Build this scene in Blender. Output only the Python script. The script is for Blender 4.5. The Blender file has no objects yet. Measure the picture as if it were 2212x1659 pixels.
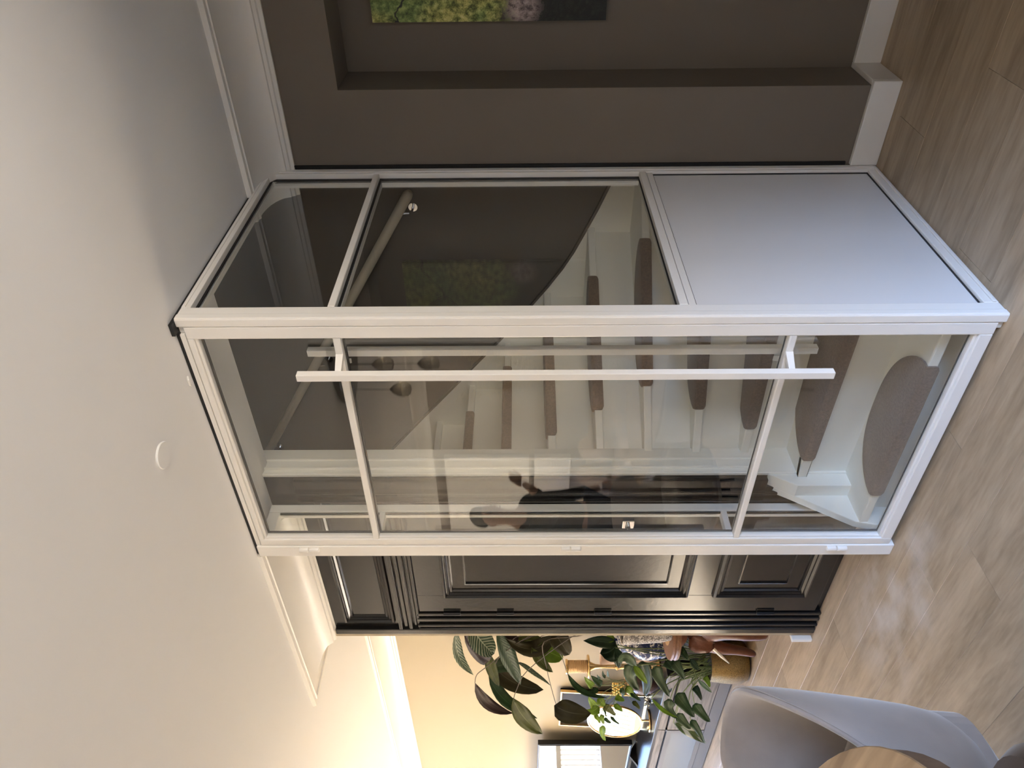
import bpy, bmesh, math, random
from mathutils import Vector, Matrix
import numpy as np
random.seed(7)
PI = math.pi
S = bpy.context.scene
COL = S.collection
R_ = math.radians

# ------------------------------------------------------------------ camera
CAM_H = 1.52
F_PX, YAW, PITCH, ROLL = 1600.0, R_(39.73), R_(0.59), R_(-0.30)
_f = Vector((math.cos(YAW)*math.cos(PITCH), math.sin(YAW)*math.cos(PITCH), math.sin(PITCH)))
_r = Vector((math.sin(YAW), -math.cos(YAW), 0)); _u = _r.cross(_f)
_r, _u = _r*math.cos(ROLL)+_u*math.sin(ROLL), -_r*math.sin(ROLL)+_u*math.cos(ROLL)
cam_data = bpy.data.cameras.new('camera'); cam = bpy.data.objects.new('camera', cam_data); COL.objects.link(cam)
# the photograph was taken in portrait and lies on its side: picture-left is up
M = Matrix.Identity(4)
for i, v in enumerate((-_u, _r, -_f)):
    for j in range(3): M[j][i] = v[j]
M[0][3], M[1][3], M[2][3] = 0, 0, CAM_H
cam.matrix_world = M
cam_data.sensor_width = 36; cam_data.sensor_fit = 'HORIZONTAL'; cam_data.lens = F_PX/2212*36
cam_data.clip_start = 0.02
S.camera = cam

# ------------------------------------------------------------------ exposure, sky, sun, windows' daylight
vs = S.view_settings
vs.view_transform = 'Standard'; vs.look = 'None'; vs.gamma = 1; vs.use_curve_mapping = False
vs.exposure = 1.28
W = bpy.data.worlds.new('sky'); S.world = W; W.use_nodes = True
nt = W.node_tree; nt.nodes.clear()
wo = nt.nodes.new('ShaderNodeOutputWorld'); bg = nt.nodes.new('ShaderNodeBackground')
tc = nt.nodes.new('ShaderNodeTexCoord'); sx = nt.nodes.new('ShaderNodeSeparateXYZ'); cr = nt.nodes.new('ShaderNodeValToRGB')
mr = nt.nodes.new('ShaderNodeMapRange'); mr.inputs[1].default_value = -1; mr.inputs[2].default_value = 1
nt.links.new(tc.outputs['Generated'], sx.inputs[0]); nt.links.new(sx.outputs[2], mr.inputs[0])
nt.links.new(mr.outputs[0], cr.inputs[0]); nt.links.new(cr.outputs[0], bg.inputs[0]); nt.links.new(bg.outputs[0], wo.inputs[0])
e = cr.color_ramp.elements
# paved ground, a row of houses along the horizon, blue sky above their roofs
e[0].position = 0.0; e[0].color = (.23, .20, .16, 1)
e[1].position = 1.0; e[1].color = (.34, .55, 1.0, 1)
for p, c in ((.49, (.26, .225, .18, 1)), (.51, (.10, .093, .083, 1)), (.58, (.10, .093, .083, 1)), (.61, (.37, .58, 1.0, 1))):
    k = e.new(p); k.color = c
bg.inputs[1].default_value = 24.0

def light(name, kind, loc, direction, **kw):
    d = bpy.data.lights.new(name, kind); o = bpy.data.objects.new(name, d); COL.objects.link(o)
    o.location = loc; o.rotation_euler = Vector(direction).to_track_quat('-Z', 'Y').to_euler()
    for k, v in kw.items(): setattr(d, k, v)
    return o
Y_FRONT, Y_BACK, X_OPP, Z_C = 9.3, -3.5, -1.95, 2.615
sun = light('sun', 'SUN', (0, 12, 9), (-.22, -1, -.55), energy=125.0, angle=R_(0.6), color=(.90, .95, 1))
pf = light('front_window_daylight', 'AREA', (1.15, Y_FRONT+.02, 1.45), (0, -1, 0), shape='RECTANGLE', size=2.3, size_y=1.8)
pb = light('back_window_daylight', 'AREA', (-.45, Y_BACK-.02, 1.29), (0, 1, 0), shape='RECTANGLE', size=2.7, size_y=2.42)
for o in (pf, pb): o.data.cycles.is_portal = True
S.cycles.max_bounces = 10; S.cycles.diffuse_bounces = 6; S.cycles.glossy_bounces = 5
S.cycles.transparent_max_bounces = 16; S.cycles.transmission_bounces = 8
S.cycles.sample_clamp_indirect = 6.0; S.cycles.use_denoising = True
S.cycles.caustics_reflective = False; S.cycles.caustics_refractive = False

# ------------------------------------------------------------------ helpers: coordinates, meshes, objects
def _ray(x, y): return _f + _r*((829.5-y)/F_PX) + _u*((1106-x)/F_PX)
def at(x, y, X=None, Y=None, Z=None):
    """point of the plane X=, Y= or Z= seen at that place of the photograph"""
    d = _ray(x, y); C = Vector((0, 0, CAM_H))
    t = X/d.x if X is not None else (Y/d.y if Y is not None else (Z-CAM_H)/d.z)
    return C + d*t

class MB:
    def __init__(s): s.v = []; s.f = []; s.m = []; s.cur = 0
    def add(s, vs, fs):
        b = len(s.v); s.v += [tuple(p) for p in vs]
        for q in fs: s.f.append(tuple(b+i for i in q)); s.m.append(s.cur)
        return s
    def box(s, x0, x1, y0, y1, z0, z1):
        return s.add([(x0,y0,z0),(x1,y0,z0),(x1,y1,z0),(x0,y1,z0),(x0,y0,z1),(x1,y0,z1),(x1,y1,z1),(x0,y1,z1)],
                     [(0,3,2,1),(4,5,6,7),(0,1,5,4),(1,2,6,5),(2,3,7,6),(3,0,4,7)])
    def tube(s, pts, r, n=8, cap=True):
        pts = [Vector(p) for p in pts]; N = len(pts)
        rr = r if isinstance(r, (list, tuple)) else [r]*N
        rings = []; up = None
        for i, p in enumerate(pts):
            t = (pts[min(i+1, N-1)]-pts[max(i-1, 0)]).normalized()
            if up is None:
                up = Vector((0, 0, 1)) if abs(t.z) < .9 else Vector((1, 0, 0))
            a = t.cross(up).normalized(); b = a.cross(t); up = b
            rings.append([p+(a*math.cos(2*PI*k/n)+b*math.sin(2*PI*k/n))*rr[i] for k in range(n)])
        vs = [q for g in rings for q in g]; fs = []
        for i in range(N-1):
            for k in range(n): fs.append((i*n+k, i*n+(k+1) % n, (i+1)*n+(k+1) % n, (i+1)*n+k))
        if cap: fs += [tuple(range(n))[::-1], tuple((N-1)*n+k for k in range(n))]
        return s.add(vs, fs)
    def lathe(s, prof, c=(0, 0, 0), n=24, axis='z', sx=1, sy=1, cap=True):
        vs = []; fs = []; P = len(prof)
        for k in range(n):
            a = 2*PI*k/n
            for r, h in prof:
                q = (r*math.cos(a)*sx, r*math.sin(a)*sy, h)
                if axis == 'x': q = (q[2], q[0], q[1])
                if axis == 'y': q = (q[0], q[2], q[1])
                vs.append((q[0]+c[0], q[1]+c[1], q[2]+c[2]))
        for k in range(n):
            for i in range(P-1):
                a, b = k*P+i, ((k+1) % n)*P+i
                fs.append((a, b, b+1, a+1))
        if cap: fs.append(tuple(k*P for k in range(n))[::-1]); fs.append(tuple(k*P+P-1 for k in range(n)))
        return s.add(vs, fs)
    def prism(s, poly, h0, h1, fn):
        """poly of 2-D points extruded from h0 to h1; fn maps (a, b, h) to a point"""
        n = len(poly); vs = [fn(a, b, h0) for a, b in poly]+[fn(a, b, h1) for a, b in poly]
        return s.add(vs, [tuple(range(n))[::-1], tuple(range(n, 2*n))]+[(i, (i+1) % n, n+(i+1) % n, n+i) for i in range(n)])
    def sweep_rect(s, prof, a0, a1, b0, b1, fn):
        """profile (inset from outer edge, height) swept round a rectangle with mitred corners; fn(a, b, h)"""
        P = len(prof); vs = []
        for (ca, cb, sa, sb) in ((a0, b0, 1, 1), (a1, b0, -1, 1), (a1, b1, -1, -1), (a0, b1, 1, -1)):
            for d, h in prof: vs.append(fn(ca+sa*d, cb+sb*d, h))
        fs = []
        for k in range(4):
            for i in range(P-1):
                a, b = k*P+i, ((k+1) % 4)*P+i
                fs.append((a, b, b+1, a+1))
        return s.add(vs, fs)
    def build(s, name, mat, parent=None, bevel=0, smooth=False, seg=2, loc=None, angle=40):
        me = bpy.data.meshes.new(name); me.from_pydata(s.v, [], s.f)
        for m in (mat if isinstance(mat, (list, tuple)) else [mat]): me.materials.append(m)
        for p, i in zip(me.polygons, s.m): p.material_index = i
        bm = bmesh.new(); bm.from_mesh(me); bmesh.ops.recalc_face_normals(bm, faces=bm.faces); bm.to_mesh(me); bm.free()
        if smooth:
            for p in me.polygons: p.use_smooth = True
            me.set_sharp_from_angle(angle=R_(angle))
        o = bpy.data.objects.new(name, me); COL.objects.link(o)
        if loc is not None:
            o.location = loc
            for v in me.vertices: v.co -= Vector(loc)
        if parent is not None:
            o.parent = parent
            if parent.type == 'EMPTY' or loc is None:
                o.matrix_parent_inverse = parent.matrix_basis.inverted()
        if bevel:
            b = o.modifiers.new('bevel', 'BEVEL'); b.width = bevel; b.segments = seg; b.limit_method = 'ANGLE'; b.angle_limit = R_(50)
        return o

def tag(o, label=None, cat=None, group=None, kind=None):
    if label: o['label'] = label
    if cat: o['category'] = cat
    if group: o['group'] = group
    if kind: o['kind'] = kind
    return o
def empty(name, loc, label=None, cat=None, group=None, rz=0):
    o = bpy.data.objects.new(name, None); COL.objects.link(o); o.location = loc; o.rotation_euler = (0, 0, rz)
    o.empty_display_size = .05
    return tag(o, label, cat, group)
def copy_thing(o, parent=None):
    c = o.copy(); COL.objects.link(c)
    if parent is not None: c.parent = parent
    for ch in list(o.children): copy_thing(ch, c)
    return c

# ------------------------------------------------------------------ materials
class NT:
    def __init__(s, m): s.t = m.node_tree; s.n = s.t.nodes; s.l = s.t.links
    def __call__(s, typ, **kw):
        n = s.n.new(typ)
        for k, v in kw.items(): setattr(n, k, v)
        return n
    def link(s, a, b): s.l.new(a, b)
def mat(name, color, rough=.5, metal=0, bump=0, bscale=200, var=0, vscale=3, coat=0, spec=.5, sheen=0):
    m = bpy.data.materials.new(name); m.use_nodes = True; T = NT(m); b = T.n['Principled BSDF']
    b.inputs['Base Color'].default_value = (*color, 1); b.inputs['Roughness'].default_value = rough
    b.inputs['Metallic'].default_value = metal; b.inputs['Coat Weight'].default_value = coat
    b.inputs['Specular IOR Level'].default_value = spec; b.inputs['Sheen Weight'].default_value = sheen
    tcn = T('ShaderNodeTexCoord')
    if var:
        nz = T('ShaderNodeTexNoise'); nz.inputs['Scale'].default_value = vscale; nz.inputs['Detail'].default_value = 4
        T.link(tcn.outputs['Object'], nz.inputs['Vector'])
        mx = T('ShaderNodeMix', data_type='RGBA')
        mx.inputs[6].default_value = (*[c*(1-var) for c in color], 1); mx.inputs[7].default_value = (*[min(1, c*(1+var)) for c in color], 1)
        T.link(nz.outputs[0], mx.inputs[0]); T.link(mx.outputs[2], b.inputs['Base Color'])
    if bump:
        nz2 = T('ShaderNodeTexNoise'); nz2.inputs['Scale'].default_value = bscale; nz2.inputs['Detail'].default_value = 3
        T.link(tcn.outputs['Object'], nz2.inputs['Vector'])
        bp = T('ShaderNodeBump'); bp.inputs['Strength'].default_value = bump; bp.inputs['Distance'].default_value = .002
        T.link(nz2.outputs[0], bp.inputs['Height']); T.link(bp.outputs[0], b.inputs['Normal'])
    return m

M_white = mat('white_lacquer', (.82, .80, .765), .32)
M_trim = mat('white_trim_paint', (.80, .78, .74), .4)
M_ceil = mat('ceiling_paint', (.81, .805, .80), .9, bump=.1, bscale=150)
M_taupe = mat('taupe_wall_paint', (.185, .155, .122), .85, bump=.12, bscale=180, var=.04)
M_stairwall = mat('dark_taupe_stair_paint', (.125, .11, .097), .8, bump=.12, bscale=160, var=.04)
M_beige = mat('beige_wall_paint', (.37, .318, .235), .85, bump=.1, bscale=180)
M_cream = mat('cream_wall_paint', (.76, .74, .71), .85, bump=.1, bscale=180)
M_stair = mat('white_stair_paint', (.86, .85, .79), .38, bump=.12, bscale=25)
M_panel = mat('white_panel', (.74, .73, .72), .45)
M_black = mat('black_gloss_paint', (.010, .009, .0085), .20, bump=.12, bscale=40, spec=.42)
M_gasket = mat('black_rubber', (.006, .006, .007), .5)
M_blackmetal = mat('black_metal', (.012, .012, .013), .35, metal=.6)
M_chrome = mat('chrome', (.85, .85, .86), .08, metal=1)
M_gold = mat('gold_metal', (.75, .52, .24), .25, metal=1)
M_mat = mat('brown_felt_carpet', (.20, .148, .115), .95, bump=1.0, bscale=300, var=.45, vscale=110, sheen=.3)
M_velvet = mat('taupe_velvet', (.31, .275, .255), .75, var=.18, vscale=9, sheen=.6, bump=.15, bscale=300)
M_shadedbrown = mat('shaded_brown_velvet', (.13, .095, .075), .8, sheen=.4, bump=.15, bscale=300)  # chair velvet with the shade put into its colour
M_unitdark = mat('dark_glass_top', (.022, .02, .02), .3, spec=.2)
M_unitframe = mat('grey_lacquer', (.15, .145, .14), .6, spec=.25)
M_screen = mat('screen_glass', (.01, .01, .011), .03, coat=1, spec=1.0)
M_mirror = mat('mirror', (.92, .93, .92), .01, metal=1)
M_soil = mat('dark_soil', (.03, .022, .016), .95)
M_rail = mat('cream_wood_handrail', (.62, .56, .45), .5, var=.05)
M_pink = mat('pale_pink_glass', (.75, .56, .46), .3)
M_skin = mat('skin', (.42, .25, .18), .6)
M_cloth = mat('black_knit', (.02, .02, .022), .9, bump=.3, bscale=200)
M_trouser = mat('dark_blue_cloth', (.03, .032, .045), .9)
M_hair = mat('dark_hair', (.03, .022, .016), .7, bump=.5, bscale=90)
M_sofa = mat('beige_bouclé', (.42, .34, .28), .95, bump=.6, bscale=150)
M_stoneart = mat('white_plaster_relief', (.90, .88, .85), .9, bump=1.0, bscale=14)
M_pampas = mat('dry_pampas', (.78, .66, .48), .95)
M_elephant = mat('polished_brown_wood', (.125, .042, .02), .3, var=.35, vscale=30, bump=.5, bscale=80, spec=.4)
M_ivory = mat('ivory', (.75, .68, .55), .35)
M_outside = mat('bright_plaster', (.8, .8, .8), .9)

def glass_mat(name, ior, tint=(.985, .992, .986)):
    m = bpy.data.materials.new(name); m.use_nodes = True; T = NT(m); T.n.clear()
    out = T('ShaderNodeOutputMaterial'); mx = T('ShaderNodeMixShader'); tr = T('ShaderNodeBsdfTransparent'); gl = T('ShaderNodeBsdfGlossy')
    tr.inputs[0].default_value = (*tint, 1); gl.inputs['Roughness'].default_value = 0.0; gl.inputs[0].default_value = (1, 1, 1, 1)
    fr = T('ShaderNodeFresnel'); geo = T('ShaderNodeNewGeometry'); mi = T('ShaderNodeMapRange')
    mi.inputs[3].default_value = ior; mi.inputs[4].default_value = 1/ior   # same reflectance on both faces of the thin pane
    T.link(geo.outputs['Backfacing'], mi.inputs[0]); T.link(mi.outputs[0], fr.inputs[0])
    T.link(fr.outputs[0], mx.inputs[0]); T.link(tr.outputs[0], mx.inputs[1]); T.link(gl.outputs[0], mx.inputs[2]); T.link(mx.outputs[0], out.inputs[0])
    return m
M_glass = glass_mat('clear_pane_glass', 1.64)
def real_glass(name, color, rough=0.0):
    m = mat(name, color, rough); m.node_tree.nodes['Principled BSDF'].inputs['Transmission Weight'].default_value = 1
    m.node_tree.nodes['Principled BSDF'].inputs['IOR'].default_value = 1.45
    return m
M_smoke = real_glass('smoked_glass', (.62, .57, .45))
M_crystal = real_glass('crystal', (1, .97, .93))

def ramp(T, src, stops, interp='LINEAR'):
    r = T('ShaderNodeValToRGB'); r.color_ramp.interpolation = interp
    el = r.color_ramp.elements
    for i, (p, c) in enumerate(stops):
        k = el[i] if i < 2 else el.new(p)
        k.position = p; k.color = (*c, 1)
    T.link(src, r.inputs[0]); return r
def math_(T, op, a, b=None, clamp=False):
    n = T('ShaderNodeMath', operation=op); n.use_clamp = clamp
    for i, v in enumerate((a, b)):
        if v is None: continue
        if isinstance(v, (int, float)): n.inputs[i].default_value = v
        else: T.link(v, n.inputs[i])
    return n.outputs[0]

def floor_mat():
    m = bpy.data.materials.new('oak_plank'); m.use_nodes = True; T = NT(m); b = T.n['Principled BSDF']
    geo = T('ShaderNodeNewGeometry'); oi = T('ShaderNodeObjectInfo')
    sp = T('ShaderNodeSeparateXYZ'); T.link(geo.outputs['Position'], sp.inputs[0])
    cb = T('ShaderNodeCombineXYZ')
    T.link(math_(T, 'ADD', sp.outputs[0], math_(T, 'MULTIPLY', oi.outputs['Random'], 37.0)), cb.inputs[0])
    T.link(math_(T, 'MULTIPLY', sp.outputs[1], .13), cb.inputs[1]); T.link(math_(T, 'MULTIPLY', oi.outputs['Random'], 11.0), cb.inputs[2])
    n1 = T('ShaderNodeTexNoise'); n1.inputs['Scale'].default_value = 9; n1.inputs['Detail'].default_value = 6; n1.inputs['Distortion'].default_value = .9
    n2 = T('ShaderNodeTexNoise'); n2.inputs['Scale'].default_value = 70; n2.inputs['Detail'].default_value = 5; n2.inputs['Distortion'].default_value = .3
    for n in (n1, n2): T.link(cb.outputs[0], n.inputs['Vector'])
    g = math_(T, 'ADD', math_(T, 'MULTIPLY', n1.outputs[0], .65), math_(T, 'MULTIPLY', n2.outputs[0], .35))
    r = ramp(T, g, ((.30, (.25, .183, .115)), (.50, (.39, .297, .198)), (.70, (.50, .395, .275))))
    hs = T('ShaderNodeHueSaturation'); T.link(r.outputs[0], hs.inputs['Color'])
    mv = T('ShaderNodeMapRange'); mv.inputs[3].default_value = .95; mv.inputs[4].default_value = 1.05; T.link(oi.outputs['Random'], mv.inputs[0]); T.link(mv.outputs[0], hs.inputs['Value'])
    # plaster dust trodden in around the new door
    dx = math_(T, 'SUBTRACT', sp.outputs[0], 1.78); dy = math_(T, 'SUBTRACT', sp.outputs[1], 2.62)
    d2 = math_(T, 'ADD', math_(T, 'MULTIPLY', dx, math_(T, 'MULTIPLY', dx, 7.0)), math_(T, 'MULTIPLY', dy, math_(T, 'MULTIPLY', dy, 4.0)))
    fall = math_(T, 'SUBTRACT', 1.0, d2, True)
    n3 = T('ShaderNodeTexNoise'); n3.inputs['Scale'].default_value = 5.5; n3.inputs['Detail'].default_value = 7; T.link(geo.outputs['Position'], n3.inputs['Vector'])
    dm = T('ShaderNodeMapRange'); dm.inputs[1].default_value = .42; dm.inputs[2].default_value = .68; T.link(n3.outputs[0], dm.inputs[0])
    dust = math_(T, 'MULTIPLY', math_(T, 'MULTIPLY', dm.outputs[0], fall), .75, True)
    mx = T('ShaderNodeMix', data_type='RGBA'); mx.inputs[7].default_value = (.62, .57, .52, 1)
    T.link(dust, mx.inputs[0]); T.link(hs.outputs[0], mx.inputs[6]); T.link(mx.outputs[2], b.inputs['Base Color'])
    b.inputs['Roughness'].default_value = .42
    bp = T('ShaderNodeBump'); bp.inputs['Strength'].default_value = .15; bp.inputs['Distance'].default_value = .002
    T.link(n2.outputs[0], bp.inputs['Height']); T.link(bp.outputs[0], b.inputs['Normal'])
    return m
M_floor = floor_mat()
def wood_mat(name, c0, c1, axis=0, scale=10, stretch=.12, rough=.5, spec=.4):
    m = bpy.data.materials.new(name); m.use_nodes = True; T = NT(m); b = T.n['Principled BSDF']
    t = T('ShaderNodeTexCoord'); mp = T('ShaderNodeMapping'); sc = [1, 1, 1]; sc[axis] = stretch; mp.inputs['Scale'].default_value = sc
    T.link(t.outputs['Object'], mp.inputs[0])
    n1 = T('ShaderNodeTexNoise'); n1.inputs['Scale'].default_value = scale; n1.inputs['Detail'].default_value = 7; n1.inputs['Distortion'].default_value = 1.2
    T.link(mp.outputs[0], n1.inputs['Vector']); r = ramp(T, n1.outputs[0], ((.32, c0), (.68, c1)))
    T.link(r.outputs[0], b.inputs['Base Color']); b.inputs['Roughness'].default_value = rough; b.inputs['Specular IOR Level'].default_value = spec
    return m
M_table = wood_mat('oak_table', (.20, .12, .06), (.44, .30, .17), axis=1, scale=16)
M_tableedge = wood_mat('dark_table_edge', (.12, .065, .035), (.20, .12, .07), axis=1, scale=12)
M_greywood = wood_mat('grey_oak_veneer', (.12, .11, .098), (.25, .228, .205), axis=1, scale=38, stretch=.06, rough=.7, spec=.15)
M_carved = mat('carved_brown_wood', (.19, .085, .04), .5, var=.35, vscale=70, bump=1.0, bscale=110)
M_tan = mat('tan_wood_inlay', (.55, .34, .16), .45, var=.1, vscale=12)
M_rope = mat('gold_rope', (.62, .40, .20), .55, bump=.8, bscale=120, metal=.3)
M_beads = mat('gold_beads', (.80, .62, .25), .2, metal=1)

def voro_mat(name, c_lo, c_hi, scale, rough, metal=0, coords='Object', thresh=(.3, .5)):
    m = bpy.data.materials.new(name); m.use_nodes = True; T = NT(m); b = T.n['Principled BSDF']
    t = T('ShaderNodeTexCoord'); v = T('ShaderNodeTexVoronoi'); v.inputs['Scale'].default_value = scale
    nz = T('ShaderNodeTexNoise'); nz.inputs['Scale'].default_value = scale*.7; nz.inputs['Detail'].default_value = 3
    T.link(t.outputs[coords], nz.inputs['Vector'])
    ad = T('ShaderNodeMix', data_type='RGBA'); ad.inputs[0].default_value = .12; T.link(t.outputs[coords], ad.inputs[6]); T.link(nz.outputs[1], ad.inputs[7])
    T.link(ad.outputs[2], v.inputs['Vector'])
    r = ramp(T, v.outputs['Distance'], ((thresh[0], c_lo), (thresh[1], c_hi)))
    T.link(r.outputs[0], b.inputs['Base Color']); b.inputs['Roughness'].default_value = rough; b.inputs['Metallic'].default_value = metal
    bp = T('ShaderNodeBump'); bp.inputs['Strength'].default_value = .4; bp.inputs['Distance'].default_value = .003
    T.link(v.outputs['Distance'], bp.inputs['Height']); T.link(bp.outputs[0], b.inputs['Normal'])
    return m
M_goldpot = voro_mat('hammered_gold', (.42, .29, .11), (.085, .058, .025), 130, .24, .9, thresh=(.25, .7))
M_porcelain = voro_mat('blue_white_porcelain', (.025, .035, .10), (.62, .62, .62), 30, .12, thresh=(.58, .74))
M_porcelain2 = voro_mat('white_blue_porcelain_band', (.66, .66, .66), (.04, .06, .16), 40, .12, thresh=(.45, .62))
M_cobalt = mat('cobalt_glaze', (.015, .02, .08), .12)
M_woven = voro_mat('grey_woven_basket', (.62, .60, .58), (.16, .15, .15), 60, .9, thresh=(.35, .6))
M_brownpot = voro_mat('brown_patterned_pot', (.10, .05, .035), (.05, .03, .03), 40, .35)

def leaf_mat(name, base, stripe=None, back=None, nstripe=16, trans=.25, rough=.4):
    """uv.x across (0..1), uv.y along; feathered stripes follow the side veins"""
    m = bpy.data.materials.new(name); m.use_nodes = True; T = NT(m); b = T.n['Principled BSDF']
    uv = T('ShaderNodeTexCoord'); sp = T('ShaderNodeSeparateXYZ'); T.link(uv.outputs['UV'], sp.inputs[0])
    ac = math_(T, 'ABSOLUTE', math_(T, 'SUBTRACT', sp.outputs[0], .5))
    if stripe:
        ph = math_(T, 'SUBTRACT', math_(T, 'MULTIPLY', sp.outputs[1], nstripe), math_(T, 'MULTIPLY', ac, nstripe*.45))
        w = math_(T, 'SINE', math_(T, 'MULTIPLY', ph, 2*PI))
        r = ramp(T, math_(T, 'ADD', math_(T, 'MULTIPLY', w, .5), .5), ((.30, stripe), (.62, base)))
        col = r.outputs[0]
    else:
        nz = T('ShaderNodeTexNoise'); nz.inputs['Scale'].default_value = 14; T.link(uv.outputs['Object'], nz.inputs['Vector'])
        r = ramp(T, nz.outputs[0], ((.3, tuple(c*.75 for c in base)), (.7, tuple(c*1.25 for c in base)))); col = r.outputs[0]
    rib = T('ShaderNodeMapRange'); rib.inputs[1].default_value = .012; rib.inputs[2].default_value = .03; T.link(ac, rib.inputs[0])
    mx = T('ShaderNodeMix', data_type='RGBA'); mx.inputs[6].default_value = (*[min(1, c*1.6+.02) for c in base], 1)
    T.link(rib.outputs[0], mx.inputs[0]); T.link(col, mx.inputs[7]); col = mx.outputs[2]
    if back:
        geo = T('ShaderNodeNewGeometry'); m2 = T('ShaderNodeMix', data_type='RGBA'); m2.inputs[7].default_value = (*back, 1)
        T.link(geo.outputs['Backfacing'], m2.inputs[0]); T.link(col, m2.inputs[6]); col = m2.outputs[2]
    T.link(col, b.inputs['Base Color']); b.inputs['Roughness'].default_value = rough+.08; b.inputs['Specular IOR Level'].default_value = .22
    tr = T('ShaderNodeBsdfTranslucent'); T.link(col, tr.inputs[0]); ms = T('ShaderNodeMixShader'); ms.inputs[0].default_value = trans
    T.link(b.outputs[0], ms.inputs[1]); T.link(tr.outputs[0], ms.inputs[2]); T.link(ms.outputs[0], T.n['Material Output'].inputs[0])
    return m
L = dict(stripe=leaf_mat('striped_leaf', (.24, .28, .20), (.02, .055, .028), nstripe=11),
         darkstripe=leaf_mat('dark_striped_leaf', (.022, .045, .02), (.075, .115, .065), nstripe=13),
         brown=leaf_mat('brown_leaf', (.026, .014, .012), trans=.12), olivebrown=leaf_mat('olive_brown_leaf', (.036, .031, .010), trans=.3),
         olive=leaf_mat('olive_leaf', (.06, .072, .012), trans=.35), bright=leaf_mat('bright_leaf', (.17, .27, .03), trans=.45),
         green=leaf_mat('green_leaf', (.02, .05, .014)), dark=leaf_mat('dark_leaf', (.018, .04, .018), rough=.3),
         pale=leaf_mat('pale_leaf', (.05, .085, .04), rough=.35), sage=leaf_mat('sage_leaf', (.13, .19, .115), rough=.35),
         white=leaf_mat('variegated_leaf', (.10, .15, .06), (.62, .66, .60), nstripe=2))
M_stem = mat('green_stem', (.12, .16, .05), .5)
M_darkstem = mat('dark_stem', (.05, .035, .02), .5)

def picture_mat():
    m = bpy.data.materials.new('garden_photo_print'); m.use_nodes = True; T = NT(m); b = T.n['Principled BSDF']
    t = T('ShaderNodeTexCoord'); sp = T('ShaderNodeSeparateXYZ'); T.link(t.outputs['Object'], sp.inputs[0])
    n1 = T('ShaderNodeTexNoise'); n1.inputs['Scale'].default_value = 42; n1.inputs['Detail'].default_value = 8; n1.inputs['Roughness'].default_value = .75
    n2 = T('ShaderNodeTexNoise'); n2.inputs['Scale'].default_value = 5; n2.inputs['Detail'].default_value = 4
    T.link(t.outputs['Object'], n1.inputs['Vector']); T.link(t.outputs['Object'], n2.inputs['Vector'])
    fol = ramp(T, n1.outputs[0], ((.34, (.015, .022, .006)), (.46, (.20, .22, .05)), (.58, (.58, .56, .17)), (.70, (.80, .78, .42))))
    grn = ramp(T, n1.outputs[0], ((.34, (.01, .018, .006)), (.48, (.14, .21, .05)), (.66, (.42, .52, .16))))
    mixf = T('ShaderNodeMix', data_type='RGBA'); r2 = T('ShaderNodeMapRange'); r2.inputs[1].default_value = .42; r2.inputs[2].default_value = .58
    T.link(n2.outputs[0], r2.inputs[0]); T.link(r2.outputs[0], mixf.inputs[0]); T.link(fol.outputs[0], mixf.inputs[6]); T.link(grn.outputs[0], mixf.inputs[7])
    # dark shrubs in the lower part, pinkish blossom between
    low = ramp(T, n1.outputs[0], ((.45, (.004, .005, .004)), (.75, (.03, .035, .025))))
    hz = math_(T, 'ADD', sp.outputs[2], math_(T, 'MULTIPLY', math_(T, 'SUBTRACT', n2.outputs[0], .5), .35))
    mk = T('ShaderNodeMapRange'); mk.inputs[1].default_value = -.12; mk.inputs[2].default_value = -.02; T.link(hz, mk.inputs[0])
    m3 = T('ShaderNodeMix', data_type='RGBA'); T.link(mk.outputs[0], m3.inputs[0]); T.link(low.outputs[0], m3.inputs[6]); T.link(mixf.outputs[2], m3.inputs[7])
    # branches
    wv = T('ShaderNodeTexVoronoi', feature='DISTANCE_TO_EDGE'); wv.inputs['Scale'].default_value = 2.3
    ad = T('ShaderNodeMix', data_type='RGBA'); ad.inputs[0].default_value = .22; T.link(t.outputs['Object'], ad.inputs[6]); T.link(n2.outputs[1], ad.inputs[7]); T.link(ad.outputs[2], wv.inputs['Vector'])
    br = T('ShaderNodeMapRange'); br.inputs[1].default_value = .004; br.inputs[2].default_value = .012; T.link(wv.outputs[0], br.inputs[0])
    m4 = T('ShaderNodeMix', data_type='RGBA'); m4.inputs[6].default_value = (.006, .006, .005, 1); T.link(br.outputs[0], m4.inputs[0]); T.link(m3.outputs[2], m4.inputs[7])
    bx = math_(T, 'SUBTRACT', sp.outputs[2], -.135); by = math_(T, 'SUBTRACT', sp.outputs[1], .47)
    bd = math_(T, 'SQRT', math_(T, 'ADD', math_(T, 'MULTIPLY', bx, bx), math_(T, 'MULTIPLY', by, by)))
    bm = T('ShaderNodeMapRange'); bm.inputs[1].default_value = .085; bm.inputs[2].default_value = .05; T.link(math_(T, 'ADD', bd, math_(T, 'MULTIPLY', math_(T, 'SUBTRACT', n1.outputs[0], .5), .2)), bm.inputs[0])
    bl = ramp(T, n1.outputs[0], ((.4, (.07, .05, .05)), (.62, (.55, .44, .42))))
    m5 = T('ShaderNodeMix', data_type='RGBA'); T.link(bm.outputs[0], m5.inputs[0]); T.link(m4.outputs[2], m5.inputs[6]); T.link(bl.outputs[0], m5.inputs[7])
    T.link(m5.outputs[2], b.inputs['Base Color']); b.inputs['Roughness'].default_value = .45
    return m
M_picture = picture_mat()

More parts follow.
